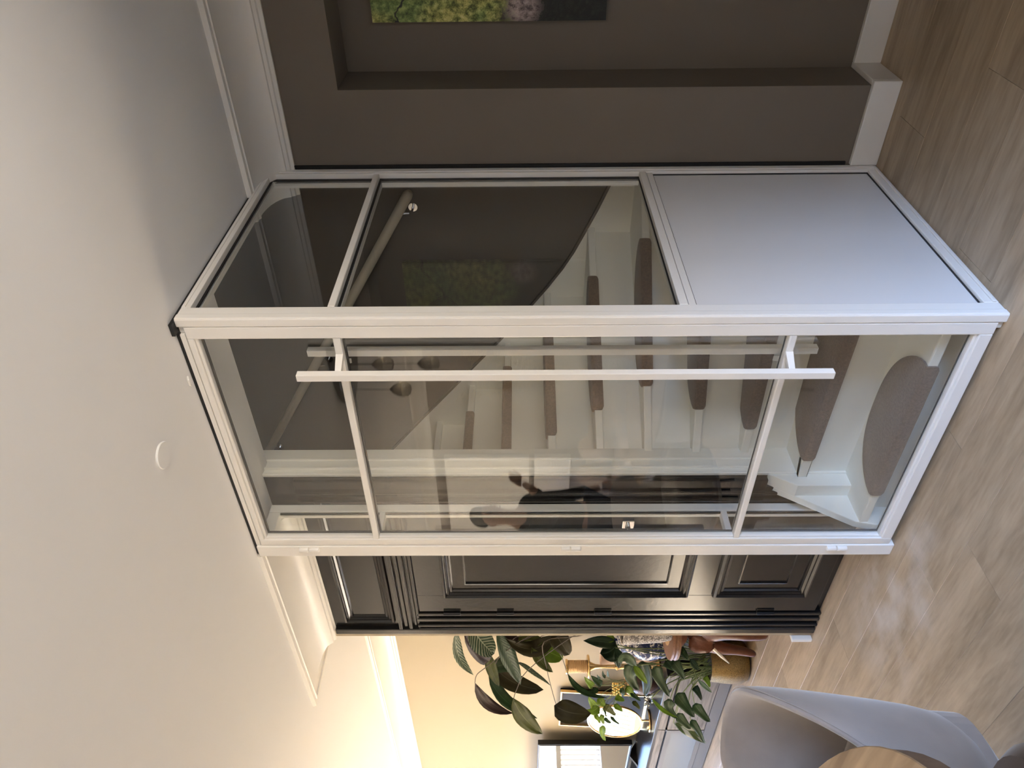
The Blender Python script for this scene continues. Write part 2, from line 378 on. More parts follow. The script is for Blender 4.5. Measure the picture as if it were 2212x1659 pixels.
# ------------------------------------------------------------------ the setting: floor
st = lambda o: tag(o, kind='structure')
fl = st(MB().box(X_OPP, 3.4, Y_BACK, Y_FRONT, -.10, -.012).build('floor', M_gasket))
PW = .226
plank_cache = {}
def plank(x0, y0, y1):
    key = round(y1-y0, 3)
    if key not in plank_cache:
        w, l, b, g = PW, y1-y0, .0008, .0003
        vs = []
        for z, d in ((-.012, g), (-b, g), (0, g+b)):
            vs += [(d, d, z), (w-d, d, z), (w-d, l-d, z), (d, l-d, z)]
        fs = [(8, 9, 10, 11)]
        for k in (0, 4): fs += [(k+i, k+(i+1) % 4, k+4+(i+1) % 4, k+4+i) for i in range(4)]
        me = bpy.data.meshes.new('plank'); me.from_pydata(vs, [], fs); me.materials.append(M_floor); plank_cache[key] = me
    o = bpy.data.objects.new('plank', plank_cache[key]); COL.objects.link(o); o.location = (x0, y0, 0); o.parent = fl
nx = int((3.3-X_OPP)/PW)
for i in range(nx+1):
    x0 = 2.05-PW*9+PW*(i-8)
    if x0 < X_OPP-.01 or x0+PW > 3.42: continue
    y = Y_BACK - (i*.53) % 1.38
    if abs(x0-1.372) < .03 or abs(x0-1.146) < .03: y = 2.045-1.38*5 if abs(x0-1.372) < .03 else 1.34-1.38*4
    while y < Y_FRONT:
        a, b = max(y, Y_BACK), min(y+1.38, Y_FRONT)
        if b-a > .02: plank(x0, a, b)
        y += 1.38

# ceiling with the stairwell opening
c = MB()
for x0, x1, y0, y1 in ((X_OPP-.1, 2.245, Y_BACK-.1, Y_FRONT+.1), (2.245, 3.5, Y_BACK-.1, 1.386), (2.245, 3.5, 3.47, Y_FRONT+.1)):
    c.box(x0, x1, y0, y1, Z_C, Z_C+.22)
st(c.build('ceiling', M_ceil))

# walls
st(MB().box(3.04, 3.5, .987, 1.386, 0, Z_C).box(3.274, 3.5, -.45, .987, 0, 2.245).box(3.04, 3.5, -.45, .987, 2.245, Z_C)
   .box(3.04, 3.5, Y_BACK, -.45, 0, Z_C).box(1.35, 3.04, -.95, -.45, 0, Z_C).build('wall_right', M_taupe))  # stub wall out of view, added to block back window light on the right
st(MB().box(3.274, 3.5, 1.386, 3.462, 0, 4.8).box(2.245, 3.274, 1.28, 1.386, Z_C+.22, 4.8).box(2.245, 3.5, 1.28, 3.55, 4.8, 4.9)
   .box(2.16, 2.245, 1.28, 3.55, Z_C+.22, 4.9).box(2.245, 3.5, 3.462, 3.55, Z_C+.22, 4.8).build('wall_stair', M_stairwall))
st(MB().box(2.17, 2.30, 2.31, 3.476, 0, Z_C+.22).build('wall_partition', M_black))
st(MB().box(2.152, 3.14, 3.462, 3.512, 0, Z_C+.22).build('wall_return', M_beige))
st(MB().box(3.12, 3.5, 3.47, Y_FRONT, 0, Z_C).build('wall_left', M_beige))
st(MB().box(X_OPP-.15, X_OPP, Y_BACK, Y_FRONT, 0, Z_C).build('wall_opposite', mat('greige_wall_paint', (.34, .305, .27), .85)))
f = MB()
for a in ((X_OPP-.15, 0, 0, Z_C), (2.3, 3.5, 0, Z_C), (0, 2.3, 0, .55), (0, 2.3, 2.35, Z_C)): f.box(a[0], a[1], Y_FRONT, Y_FRONT+.2, a[2], a[3])
st(f.build('wall_front', M_cream))
f = MB()
for a in ((X_OPP-.15, -1.8, 0, Z_C), (.9, 3.5, 0, Z_C), (-1.8, .9, 0, .08), (-1.8, .9, 2.5, Z_C)): f.box(a[0], a[1], Y_BACK-.2, Y_BACK, a[2], a[3])
st(f.build('wall_back', M_cream))
# windows (behind and far to the left of the camera; seen in the reflections)
def window(name, x0, x1, y, z0, z1, n, tr=None):
    w = MB(); t = .05
    w.box(x0, x1, y, y+.06, z0, z0+t).box(x0, x1, y, y+.06, z1-t, z1)
    for k in range(n+1):
        x = x0+(x1-x0-t)*k/n; w.box(x, x+t, y, y+.06, z0, z1)
    if tr: w.box(x0, x1, y, y+.06, tr, tr+t)
    o = st(w.build(name, M_trim)); return o
window('window_1', 0, 2.3, Y_FRONT+.06, .55, 2.35, 2, 1.75)
window('window_2', -1.8, .9, Y_BACK-.12, .08, 2.5, 2)
# shutters on the front window
sh = MB()
for k in range(36):
    x = .06+k*.0605
    sh.box(x, x+.022, Y_FRONT+.0, Y_FRONT+.03, .56, 1.04)
sh.box(.02, 2.28, Y_FRONT-.01, Y_FRONT+.03, 1.04, 1.10)
tag(sh.build('window_shutter', M_trim), 'white slatted half shutter on the front window mirrored in the television', 'shutter')

# cornices: ogee at the wall, long cove, flat lip on the ceiling
COVE = [(0, .135), (.010, .135), (.014, .122), (.024, .118), (.027, .106), (.036, .103)]
COVE += [(.226-.188*math.cos(R_(a)), .1-.084*math.sin(R_(a))) for a in range(6, 91, 12)]
COVE += [(.227, .024), (.236, .024), (.240, .019), (.262, .019), (.266, .010), (.266, 0), (0, 0)]
def cove_y(name, X, sgn, y0, y1, mitre0=0, mitre1=0):
    """along Y on wall X, projecting sgn; mitre shifts the ends by depth"""
    n = len(COVE); b = MB()
    vs = [(X+sgn*d, y0+mitre0*d, Z_C-h) for d, h in COVE]+[(X+sgn*d, y1+mitre1*d, Z_C-h) for d, h in COVE]
    b.add(vs, [(i, (i+1) % n, n+(i+1) % n, n+i) for i in range(n)]+[tuple(range(n)), tuple(range(n, 2*n))])
    return st(b.build(name, M_trim, smooth=True, angle=25))
cove_y('trim_1', 3.04, -1, -.45, 1.43)
cove_y('trim_2', 2.17, -1, 2.512, 3.512, 0, 1)
cove_y('trim_3', 3.12, -1, 3.512, Y_FRONT, 1, -1)
n = len(COVE)
b = MB().add([(2.17-d, 3.512+d, Z_C-h) for d, h in COVE]+[(3.12-d, 3.512+d, Z_C-h) for d, h in COVE],
             [(i, (i+1) % n, n+(i+1) % n, n+i) for i in range(n)]+[tuple(range(n)), tuple(range(n, 2*n))])
st(b.build('trim_4', M_trim, smooth=True, angle=25))
cove_y('trim_5', X_OPP, 1, Y_BACK, Y_FRONT)
# baseboards
bb = MB().box(3.018, 3.04, .965, 1.312, 0, .112).box(3.04, 3.274, .965, .987, 0, .112).box(3.252, 3.274, -.45, .965, 0, .112)
st(bb.build('baseboard_right', M_trim, bevel=.003))
st(MB().box(2.125, 3.12, 3.512, 3.534, 0, .104).build('baseboard_return', M_trim, bevel=.003))
st(MB().box(3.10, 3.12, 3.50, Y_FRONT, 0, .104).build('baseboard_left', M_trim, bevel=.003))
st(MB().box(X_OPP, X_OPP+.02, Y_BACK, Y_FRONT, 0, .104).build('baseboard_opposite', M_trim, bevel=.003))
# dark shadow gap between enclosure and wall: its shade is put in as a thin black strip
tag(MB().box(3.030, 3.0395, 1.300, 1.314, .13, 2.50).build('shadow_gap_strip', M_gasket), 'black strip as the shadow gap down the joint of glass partition and taupe wall', 'gap_strip')

# ------------------------------------------------------------------ white jamb on the partition's end, facing the stairs
j = MB().box(2.172, 2.322, 2.300, 2.312, 0, Z_C+.2)
for x in (2.20, 2.252): j.box(x, x+.012, 2.292, 2.302, .50, Z_C+.2)
j.box(2.168, 2.18, 2.296, 2.312, 0, Z_C+.2)
st(j.build('trim_6', M_stair, bevel=.003))

# ------------------------------------------------------------------ black panelled door in the partition
XB = 2.17
fnB = lambda y, z, h: (XB-h, y, z)
door = empty('door_1', (XB, 2.9, 0), 'glossy black panelled door and casing in the partition left of the glass door'); st(door)
fr = MB()
# casing: flat outer strip, reeded inner steps; rail and transom panel
fr.box(XB-.012, XB, 2.32, 3.476, 2.02, Z_C-.13)
fr.build('casing', M_black, door)
def strip_set(name, z0, z1, ys):
    s = MB()
    for (a, b_, h) in ys: s.box(XB-h, XB, a, b_, z0, z1)
    return s.build(name, M_black, door, bevel=.004)
REED = [(3.425, 3.470, .030), (3.462, 3.472, .030), (3.405, 3.425, .022), (3.388, 3.405, .034), (3.362, 3.388, .020), (3.338, 3.362, .030), (3.318, 3.338, .018), (3.298, 3.318, .026)]
strip_set('jamb', 0, 2.05, REED)
strip_set('jamb', 0, 2.05, [(5.788-b_, 5.788-a, h) for a, b_, h in REED if 5.788-b_ > 2.33])
strip_set('corner_post', 0, Z_C-.13, [(3.430, 3.470, .034)])
strip_set('corner_post', .475, Z_C-.13, [(2.312, 2.36, .03), (2.37, 2.385, .04), (2.40, 2.412, .028), (2.43, 2.445, .034)])
st(MB().box(2.300, 2.307, 2.312, 3.462, 0, Z_C+.22).build('trim_7', M_stair))
hd = MB()
for z0, z1, h in ((2.038, 2.052, .026), (2.056, 2.072, .018), (2.078, 2.098, .030), (2.104, 2.124, .022), (2.13, 2.15, .034)): hd.box(XB-h, XB, 2.50, 3.43, z0, z1)
hd.build('head_moulding', M_black, door, bevel=.004)
MOLD = [(0, .012), (.004, .030), (.014, .034), (.020, .024), (.028, .026), (.036, .018), (.044, .020), (.052, .010), (.058, .002)]
MB().sweep_rect(MOLD, 2.42, 3.375, 2.165, 2.425, fnB).build('transom_moulding', M_black, door)
# leaf
leaf = MB().box(XB-.020, XB, 2.505, 3.285, .035, 2.035).build('leaf', M_black, door, bevel=.003)
MOLD2 = [(-.004, .020), (0, .034), (.010, .040), (.018, .030), (.026, .033), (.034, .024), (.044, .026), (.05, .014), (.062, .012)]
for (z0, z1) in ((.70, 1.90), (.12, .575)):
    MB().sweep_rect([(d, h+.004) for d, h in MOLD2], 2.63, 3.145, z0, z1, fnB).build('panel_moulding', M_black, leaf)
    MB().sweep_rect([(0, .020), (.002, .027), (.008, .028), (.010, .020)], 2.735, 3.05, z0+.105, z1-.105, fnB).build('panel_bead', M_black, leaf)
j2 = MB().box(XB-.0206, XB-.018, 3.148, 3.150, 1.90, 2.035).box(XB-.0206, XB-.018, 3.148, 3.150, .575, .70)
j2.build('rail_joint', M_gasket, leaf)
for z in (1.868, 1.598, 1.105, .287):
    h = MB(); h.tube([(XB-.030, 3.291, z-.043), (XB-.030, 3.291, z+.043)], .0075, 8); h.box(XB-.024, XB-.018, 3.265, 3.292, z-.042, z+.042)
    h.build('hinge', M_blackmetal, door, smooth=True)
hh = MB().box(XB-.031, XB-.02, 2.575, 2.628, 1.012, 1.066).build('handle_plate', M_chrome, leaf, bevel=.003)
MB().tube([(XB-.03, 2.602, 1.04), (XB-.062, 2.602, 1.04), (XB-.066, 2.607, 1.04), (XB-.066, 2.70, 1.038)], [.009, .009, .009, .008], 10).build('handle_lever', M_chrome, leaf, smooth=True)

# ------------------------------------------------------------------ glass partition (fixed) around the stairs
XD = 1.905
gp = empty('glass_partition', (1.93, 1.34, 0), 'white framed fixed glass partition closing in the stairs, corner post and solid lower panel', 'partition')
ZT = 2.603
cp = MB().box(XD, 1.975, 1.315, 1.345, 0, ZT).box(1.917, 1.975, 1.345, 1.375, 0, ZT).box(XD+.002, XD+.03, 1.312, 1.334, 0, ZT)
cp.build('corner_post', M_white, gp, bevel=.004)
lp = MB().box(XD-.003, 1.955, 2.442, 2.505, 0, ZT).box(1.95, 1.985, 2.462, 2.505, 0, ZT)
lp.build('hinge_post', M_white, gp, bevel=.004)
MB().box(XD+.004, 1.955, 1.376, 2.442, 2.586, ZT).build('head_rail', M_white, gp, bevel=.003)
YS0, YS1 = 1.315, 1.372
MB().box(2.982, 3.032, YS0, YS1, 0, ZT).box(2.994, 3.016, YS0-.004, YS0, .02, ZT).build('wall_stile', M_white, gp, bevel=.003)
MB().box(1.975, 2.982, YS0, YS1, 2.572, ZT).box(1.975, 2.99, YS0-.004, YS0, 2.588, 2.598).build('top_rail', M_white, gp, bevel=.003)
MB().box(1.975, 2.982, YS0, YS1, 0, .048).box(1.975, 2.982, YS0-.006, YS0, .008, .022).build('bottom_rail', M_white, gp, bevel=.003)
MB().box(1.975, 2.982, YS0, YS1, .982, 1.010).box(1.975, 2.982, YS0+.004, YS1, .955, .979).build('middle_rail', M_white, gp, bevel=.002)
MB().box(1.975, 2.982, YS0, YS1, 2.110, 2.134).build('transom_bar', M_white, gp, bevel=.003)
sp_ = MB().box(1.982, 2.978, YS0+.016, YS1-.006, .046, .958).build('solid_panel', M_panel, gp)
sp_['label'] = 'solid off-white lower panel of the partition'
g = MB()
for a in ((1.975, 2.982, .951, .956), (2.976, 2.982, .048, .955), (1.975, 2.982, .048, .052)): g.box(a[0], a[1], YS0+.012, YS0+.017, a[2], a[3])
for z0, z1 in ((1.010, 2.110), (2.134, 2.572)):
    g.box(2.966, 2.982, YS0+.022, YS0+.026, z0, z1).box(1.975, 2.982, YS0+.022, YS0+.026, z1-.008, z1).box(1.975, 2.982, YS0+.022, YS0+.026, z0, z0+.005)
g.build('seal', M_gasket, gp)
for z0, z1 in ((1.008, 2.112), (2.132, 2.574)):
    MB().box(1.972, 2.985, YS0+.028, YS0+.034, z0, z1).build('pane', M_glass, gp)
# inner glazing beads of the side panel
bd = MB()
for z0, z1 in ((1.010, 2.110), (2.134, 2.572)):
    bd.box(2.970, 2.982, YS0+.036, YS1, z0, z1).box(1.975, 1.985, YS0+.036, YS1, z0, z1).box(1.985, 2.970, YS0+.036, YS1, z1-.008, z1)
bd.build('glazing_bead', M_white, gp)
# left return panel from hinge post to the black partition
YL = 2.475
MB().box(2.098, 2.138, YL-.022, YL+.022, 0, ZT).box(2.092, 2.098, YL-.010, YL+.010, .04, 2.56).build('return_stile', M_white, gp, bevel=.003)
rr = MB()
for z0, z1 in ((2.555, ZT), (2.100, 2.125), (.636, .662), (0, .05)): rr.box(1.985, 2.098, YL-.02, YL+.02, z0, z1)
rr.build('return_rail', M_white, gp, bevel=.003)
for z0, z1 in ((.048, .638), (.660, 2.102), (2.123, 2.557)): MB().box(1.98, 2.10, YL-.003, YL+.003, z0, z1).build('pane', M_glass, gp)
g = MB()
for z0, z1 in ((.05, .636), (.662, 2.100), (2.125, 2.555)): g.box(2.092, 2.098, YL-.014, YL-.004, z0, z1)
g.build('seal', M_gasket, gp)
MB().box(1.885, 3.03, 1.322, 1.365, ZT, Z_C-.001).box(1.912, 1.95, 1.365, 2.5, ZT, Z_C-.001).build('ceiling_seal', M_gasket, gp)

# ------------------------------------------------------------------ glass door
gd = empty('glass_door', (1.93, 2.44, .02), 'white steel framed glass door with two cross bars and long bar pull handles', 'door')
X0, X1 = XD+.002, XD+.047
def dbox(name, *a): return MB().box(*a).build(name, M_white, gd, bevel=.004)
MB().box(X0, X1, 1.347, 1.392, .022, 2.583).box(X0+.008, X1-.006, 1.392, 1.399, .03, 2.575).build('lock_stile', M_white, gd, bevel=.003)
MB().box(X0, X1, 2.404, 2.440, .022, 2.583).box(X0+.008, X1-.006, 2.396, 2.404, .03, 2.575).build('hinge_stile', M_white, gd, bevel=.003)
MB().box(X0, X1, 1.392, 2.404, 2.563, 2.583).box(X0+.008, X1-.006, 1.392, 2.404, 2.552, 2.563).build('top_rail', M_white, gd, bevel=.003)
MB().box(X0, X1, 1.392, 2.404, .022, .064).box(X0+.008, X1-.006, 1.392, 2.404, .064, .074).build('bottom_rail', M_white, gd, bevel=.003)
for z0, z1 in ((2.093, 2.118), (.636, .660)): dbox('glazing_bar', X0+.002, X1, 1.392, 2.404, z0, z1)
g = MB()
for z0, z1 in ((.074, .636), (.660, 2.093), (2.118, 2.552)):
    MB().box(X0+.022, X0+.028, 1.394, 2.402, z0-.004, z1+.004).build('pane', M_glass, gd)
    g.box(X0+.029, X0+.033, 1.399, 2.396, z1-.008, z1).box(X0+.029, X0+.033, 2.386, 2.396, z0, z1)
    g.box(X0+.029, X0+.033, 1.399, 2.396, z0, z0+.003)
g.build('seal', M_gasket, gd)
for nm, xc, yc, z0, z1, dx in (('outer', 1.845, 1.497, .517, 2.236, 1), ('inner', 2.005, 1.519, .515, 2.240, -1)):
    h = MB().box(xc-.0125, xc+.0125, yc-.0125, yc+.0125, z0, z1).build('pull_handle', M_white, gd, bevel=.0015)
    for z in (2.105, .648):
        s = MB(); xa, xb = (xc+.012, X0+.003) if dx > 0 else (X1-.001, xc-.012)
        s.add([(xa, yc-.010, z-.010), (xa, yc+.010, z-.010), (xa, yc+.010, z+.010), (xa, yc-.010, z+.010),
               (xb, yc-.030*dx-.010, z-.012), (xb, yc-.030*dx+.010, z-.012), (xb, yc-.030*dx+.010, z+.012), (xb, yc-.030*dx-.010, z+.012)],
              [(0, 1, 2, 3), (4, 5, 6, 7), (0, 1, 5, 4), (1, 2, 6, 5), (2, 3, 7, 6), (3, 0, 4, 7)])
        s.build('standoff', M_white, h)
for z in (2.385, 1.313, .232):
    h = MB()
    for a, b_, c_ in ((-.041, .0, .011), (.003, .041, .011)):
        h.lathe([(.002, a), (c_*.8, a+.002), (c_, a+.006), (c_, b_-.002), (c_*.9, b_)], (XD-.008, 2.455, z), 14)
    h.build('hinge', M_white, gd, smooth=True)

# ------------------------------------------------------------------ staircase
sc = empty('staircase', (2.3, 1.9, 0), 'white painted winding staircase with closed risers behind the glass', 'staircase')
Zs = lambda k: .146+.2078*(k-1)
NOS = {1: ((1.962, 1.386), (1.958, 2.372)), 2: ((2.142, 1.386), (2.15, 2.372)), 3: ((2.345, 1.386), (2.29, 2.31)), 4: ((2.655, 1.386), (2.296, 2.304)),
       5: ((3.12, 1.386), (2.302, 2.305)), 6: ((3.274, 1.715), (2.302, 2.32)), 7: ((3.274, 2.09), (2.30, 2.36)), 8: ((3.274, 2.42), (2.30, 2.44)),
       9: ((3.274, 2.72), (2.30, 2.70)), 10: ((3.274, 3.0), (2.30, 3.0)), 11: ((3.274, 3.28), (2.30, 3.28)), 12: ((3.274, 3.56), (2.30, 3.56))}
def back(k, d):
    """nosing line k moved d up the stairs"""
    (rx, ry), (lx, ly) = NOS[k]
    t = Vector((lx-rx, ly-ry)).normalized(); nrm = Vector((t.y, -t.x))      # to the ascending side
    if nrm.x*1 + nrm.y*1 < 0: nrm = -nrm
    return Vector((rx, ry))+nrm*d, Vector((lx, ly))+nrm*d
for k in range(1, 11):
    z = Zs(k); R0, L0 = back(k, 0); R1_, L1_ = back(k+1, .04)
    poly = [R0, L0, L1_, R1_]
    if k == 2: poly = [R0, L0, Vector((2.148, 2.372)), Vector((2.148, 2.302)), Vector((2.296, 2.302)), L1_, R1_]
    if k == 5: poly = [R0, L0, L1_, R1_, Vector((3.274, 1.386))]
    if k == 4: poly = [R0, L0, L1_, Vector((R1_.x, 1.386))]
    poly = [(min(p.x, 3.274), max(p.y, 1.386)) for p in poly]
    MB().prism(poly, z-.036, z, lambda a, b_, h: (a, b_, h)).build('tread', M_stair, sc, bevel=.005)
for k in range(1, 11):
    A, B = back(k, .030 if k > 1 else .078); C_, D = back(k, .048 if k > 1 else .096); zl = Zs(k-1) if k > 1 else 0
    poly = [(min(p.x, 3.274), max(p.y, 1.386)) for p in (A, B, D, C_)]
    MB().prism(poly, zl, Zs(k)-.034, lambda a, b_, h: (a, b_, h)).build('riser', M_stair, sc)
MB().prism([(1.945, 0), (1.945, .09), (1.962, .160), (2.112, .385), (2.169, .475), (2.169, 0)], 2.364, 2.400, lambda a, b_, h: (a, h, b_)).prism([(2.10, .367), (2.1695, .475), (2.1695, 0), (2.10, 0)], 2.302, 2.368, lambda a, b_, h: (a, h, b_)).build('inner_string', M_stair, sc, bevel=.004)
# wall string: white board following the steps up the far wall, swept top edge
top = [(1.386, 1.045), (1.508, 1.091), (1.63, 1.14), (1.748, 1.193), (1.86, 1.245), (1.956, 1.299), (2.07, 1.375), (2.18, 1.456), (2.30, 1.545), (2.406, 1.626), (2.55, 1.746), (2.74, 1.90), (2.931, 2.06), (3.3, 2.36), (3.46, 2.49)]
poly = top+[(3.46, 1.9), (3.0, 1.6), (2.0, .9), (1.386, .5)]
MB().prism(poly, 3.262, 3.275, lambda a, b_, h: (h, a, b_)).build('wall_string', M_stair, sc)
cap = MB()
for (a, b_), (c_, d_) in zip(top, top[1:]):
    cap.add([(3.258, a, b_-.002), (3.275, a, b_-.002), (3.275, c_, d_-.002), (3.258, c_, d_-.002), (3.258, a, b_+.012), (3.275, a, b_+.012), (3.275, c_, d_+.012), (3.258, c_, d_+.012)],
            [(0, 1, 2, 3), (4, 5, 6, 7), (0, 3, 7, 4), (1, 2, 6, 5)])
cap.build('string_capping', M_stairwall, sc)
# right-hand string against the glass partition, and under-stair side
MB().prism([(1.96, 0), (1.96, .20), (2.65, .88), (2.66, .0)], 1.374, 1.387, lambda a, b_, h: (a, h, b_)).build('outer_string', M_stair, sc)

# stair mats: half-moon carpet pieces wrapped over the nosing
def mat_mesh(k, off, ln, dep):
    Rn, Ln = back(k, 0); t = (Rn-Ln).normalized(); nrm = Vector((t.y, -t.x)); nrm = nrm if nrm.x+nrm.y > 0 else -nrm
    z = Zs(k); P = Ln+t*(off+ln/2)
    def w(u, v, h): q = P+t*u+nrm*v; return (q.x, q.y, h)
    hl = ln/2; N = 26; th = .008; b_ = MB(); rows = []
    for i in range(N+1):
        q = -1+2*i/N; q = math.copysign(1-(1-abs(q))**1.5, q)
        u = hl*q; e_ = (1-abs(q)**2.6)                      # 1 in the middle, 0 at the ends
        v = .018+dep*max(0, e_)**.62*(1-.018/dep)
        uf = max(-hl+.004, min(hl-.004, u))
        dz = -.041+.012*max(0, (abs(q)-.93)/.07)**2
        rows.append([w(u, v, z+.0004), w(u, v, z+th*.6), w(u*.994, v-.004, z+th), w(u*.994, max(.004, v*.4), z+th), w(uf, .0, z+th-.0008), w(uf, -.0055, z+th-.0035), w(uf, -.0082, z+th-.010),
                     w(uf, -.0085, z+dz*.6), w(uf, -.0075, z+dz), w(uf, -.0005, z+dz), w(uf, -.0005, z+.0004)])
    m = len(rows[0])
    vs = [p for r in rows for p in r]
    fs = [(i*m+k, i*m+(k+1) % m, (i+1)*m+(k+1) % m, (i+1)*m+k) for i in range(N) for k in range(m)]
    fs += [tuple(range(m)), tuple(N*m+k for k in range(m))[::-1]]
    return b_.add(vs, fs)
MATS = {1: (.17, .645, .205), 2: (.17, .66, .235), 3: (.145, .66, .20), 4: (.20, .66, .21), 5: (.285, .66, .19), 6: (.20, .67, .17), 7: (.13, .67, .16),
        8: (.10, .66, .18), 9: (.03, .70, .18), 10: (.02, .70, .18)}
ORD = ['lowest', 'second', 'third', 'fourth', 'fifth', 'sixth', 'seventh', 'eighth', 'ninth', 'tenth']
for k, a in MATS.items():
    lab = 'brown half-moon carpet mat on the %s stair tread %s' % (ORD[k-1], 'just inside the glass door' if k == 1 else 'counted from the floor')
    tag(mat_mesh(k, *a).build('stair_mat', M_mat, loc=(0, 0, Zs(k)), smooth=True, angle=50), lab, 'carpet mat', 'brown stair mats')

# handrail on the far wall
h0, h1 = Vector((3.20, 1.50, 2.025)), Vector((3.20, 3.44, 3.209))
hr = empty('handrail', h0, 'cream round wooden handrail rising along the dark stair wall', 'handrail')
dd = (h1-h0).normalized()
MB().tube([h0-dd*.004, h0+dd*.006, h0+dd*.02, h1], [.012, .021, .0245, .0245], 14).build('rail', M_rail, hr, smooth=True)
for s in (.13, 1.2, 2.0):
    p = h0+dd*s
    MB().tube([p+Vector((0, 0, -.024)), p+Vector((.006, 0, -.052)), p+Vector((.03, 0, -.066)), (3.272, p.y, p.z-.066)], .006, 8).lathe([(.002, 0), (.022, 0), (.022, .006), (.002, .007)], (3.266, p.y, p.z-.066), 14, 'x').build('bracket', M_chrome, hr, smooth=True)

# ------------------------------------------------------------------ small things on ceiling
tag(MB().lathe([(.030, .0), (.041, .0), (.043, -.004), (.041, -.007), (.001, -.0075)], (1.599, 1.605, Z_C), 32).build('cover_plate', M_ceil, smooth=True), 'round white cover plate on the ceiling before the glass door', 'cover plate')
tag(MB().tube([(1.888, 1.53, Z_C-.001), (1.872, 1.535, Z_C-.008), (1.868, 1.55, Z_C-.010), (1.880, 1.562, Z_C-.006)], .004, 6).build('cable_clip', M_trim), 'small white clip on the ceiling above the door frame', 'clip')

# ------------------------------------------------------------------ niche picture
pic = empty('canvas_picture', (3.26, .265, 1.635), 'large canvas photo of a leafy garden hanging in the wall niche', 'picture')
o = MB().box(3.236, 3.272, -.255, .785, 1.165, 2.107).build('canvas', M_picture, loc=(3.254, .265, 1.635))
o.parent = pic; o.location = (-.006, 0, 0)

# ------------------------------------------------------------------ television and its low cabinet
XU = 2.72
tu = empty('media_cabinet', (2.92, 6.6, 0), 'long low grey oak media cabinet with black glass top along the beige wall', 'cabinet')
YU0, YU1, YUM = 4.95, 8.6, 5.767
MB().box(XU+.02, 3.10, YU0, YU1, .06, .462).build('body', M_unitdark, tu)
MB().box(XU+.03, 3.10, YU0, YU1, 0, .06).build('plinth', M_unitdark, tu)
MB().box(XU-.012, 3.10, YU0-.01, YU1, .462, .486).build('top', M_unitdark, tu, bevel=.003)
MB().box(XU, XU+.02, YU0, YU1, .012, .095).build('lower_band', M_unitframe, tu)
for a, b_ in ((YU0, YUM-.004), (YUM+.004, YU1)):
    MB().box(XU-.004, XU+.018, a, b_, .402, .460).build('drawer', M_greywood, tu, bevel=.002)
MB().box(XU-.004, XU+.018, YU0, YUM-.004, .100, .388).build('drawer', M_greywood, tu, bevel=.002)
dr = MB().box(XU-.002, XU+.02, YUM+.004, YU1, .100, .388).box(XU-.006, XU+.0, YUM+.004, YUM+.05, .1, .388).box(XU-.006, XU+.0, YUM+.05, YU1, .35, .388).box(XU-.006, XU+.0, YUM+.05, YU1, .10, .135).build('door', M_unitframe, tu)
M_greyglass = mat('grey_glass', (.11, .113, .105), .3, spec=.3)
MB().box(XU-.004, XU-.002, YUM+.05, YU1, .135, .35).build('glass_panel', M_greyglass, dr)
MB().box(XU-.010, XU+.01, YUM-.018, YUM+.012, .388, .402).build('latch', M_blackmetal, tu)
tv = empty('television', (3.0, 7.33, .486), 'wide black flat television reflecting bright windows, on the low cabinet', 'television')
MB().box(2.985, 3.03, 6.61, 8.06, .545, 1.375).build('housing', M_blackmetal, tv, bevel=.004)
MB().box(2.981, 2.986, 6.625, 8.045, .560, 1.36).build('screen', M_screen, tv)
for y in (6.85, 7.8):
    MB().add([(2.90, y-.02, .486), (2.90, y+.02, .486), (3.1, y+.02, .486), (3.1, y-.02, .486), (2.99, y-.012, .55), (2.99, y+.012, .55), (3.02, y+.012, .55), (3.02, y-.012, .55)],
             [(0, 1, 2, 3), (4, 5, 6, 7), (0, 1, 5, 4), (1, 2, 6, 5), (2, 3, 7, 6), (3, 0, 4, 7)]).build('foot', M_blackmetal, tv)
UT = .487
# oval mirror
cm = Vector((2.86, 5.93, .768))
mi = empty('table_mirror', (cm.x, cm.y, UT), 'oval gold rimmed table mirror on a gold foot on the cabinet', 'mirror')
fm = MB().lathe([(1.02, -.006), (1.06, -.004), (1.07, .004), (1.05, .012), (1.0, .010), (.98, .004), (1.02, -.006)], (0, 0, 0), 48, 'x', .215, .208, cap=False).build('frame', M_gold, mi, smooth=True)
gm = MB().lathe([(.001, 0), (1.0, 0), (1.0, .004), (.001, .004)], (0, 0, 0), 48, 'x', .215, .208).build('mirror_glass', M_mirror, mi)
for o in (fm, gm):
    o.parent = mi; o.matrix_parent_inverse = Matrix.Identity(4)
    o.location = (0, 0, cm.z-UT); o.rotation_euler = (0, R_(7), R_(4))
MB().tube([(cm.x+.01, cm.y, UT+.01), (cm.x+.01, cm.y, cm.z-.205)], .008, 10).build('stem', M_gold, mi, smooth=True)
MB().lathe([(.001, 0), (.085, 0), (.088, .006), (.085, .014), (.06, .016), (.001, .016)], (cm.x+.01, cm.y, UT), 32).build('foot', M_gold, mi, smooth=True)
# framed picture leaning at the wall
fp = empty('framed_picture', (3.07, 6.14, UT), 'small dark picture in a thin gold frame leaning on the beige wall', 'picture')
def lean(y, z, h): return (3.065-h+(z-UT)*.055, y, z)
MB().prism([(5.85, UT), (6.43, UT), (6.43, 1.195), (5.85, 1.195)], .0, .012, lean).build('picture_sheet', mat('dark_print', (.03, .028, .03), .6, spec=.15, var=.3, vscale=4), fp)
MB().sweep_rect([(0, 0), (0, .035), (.012, .035), (.014, .012)], 5.85, 6.43, UT, 1.195, lean).build('frame', M_gold, fp)
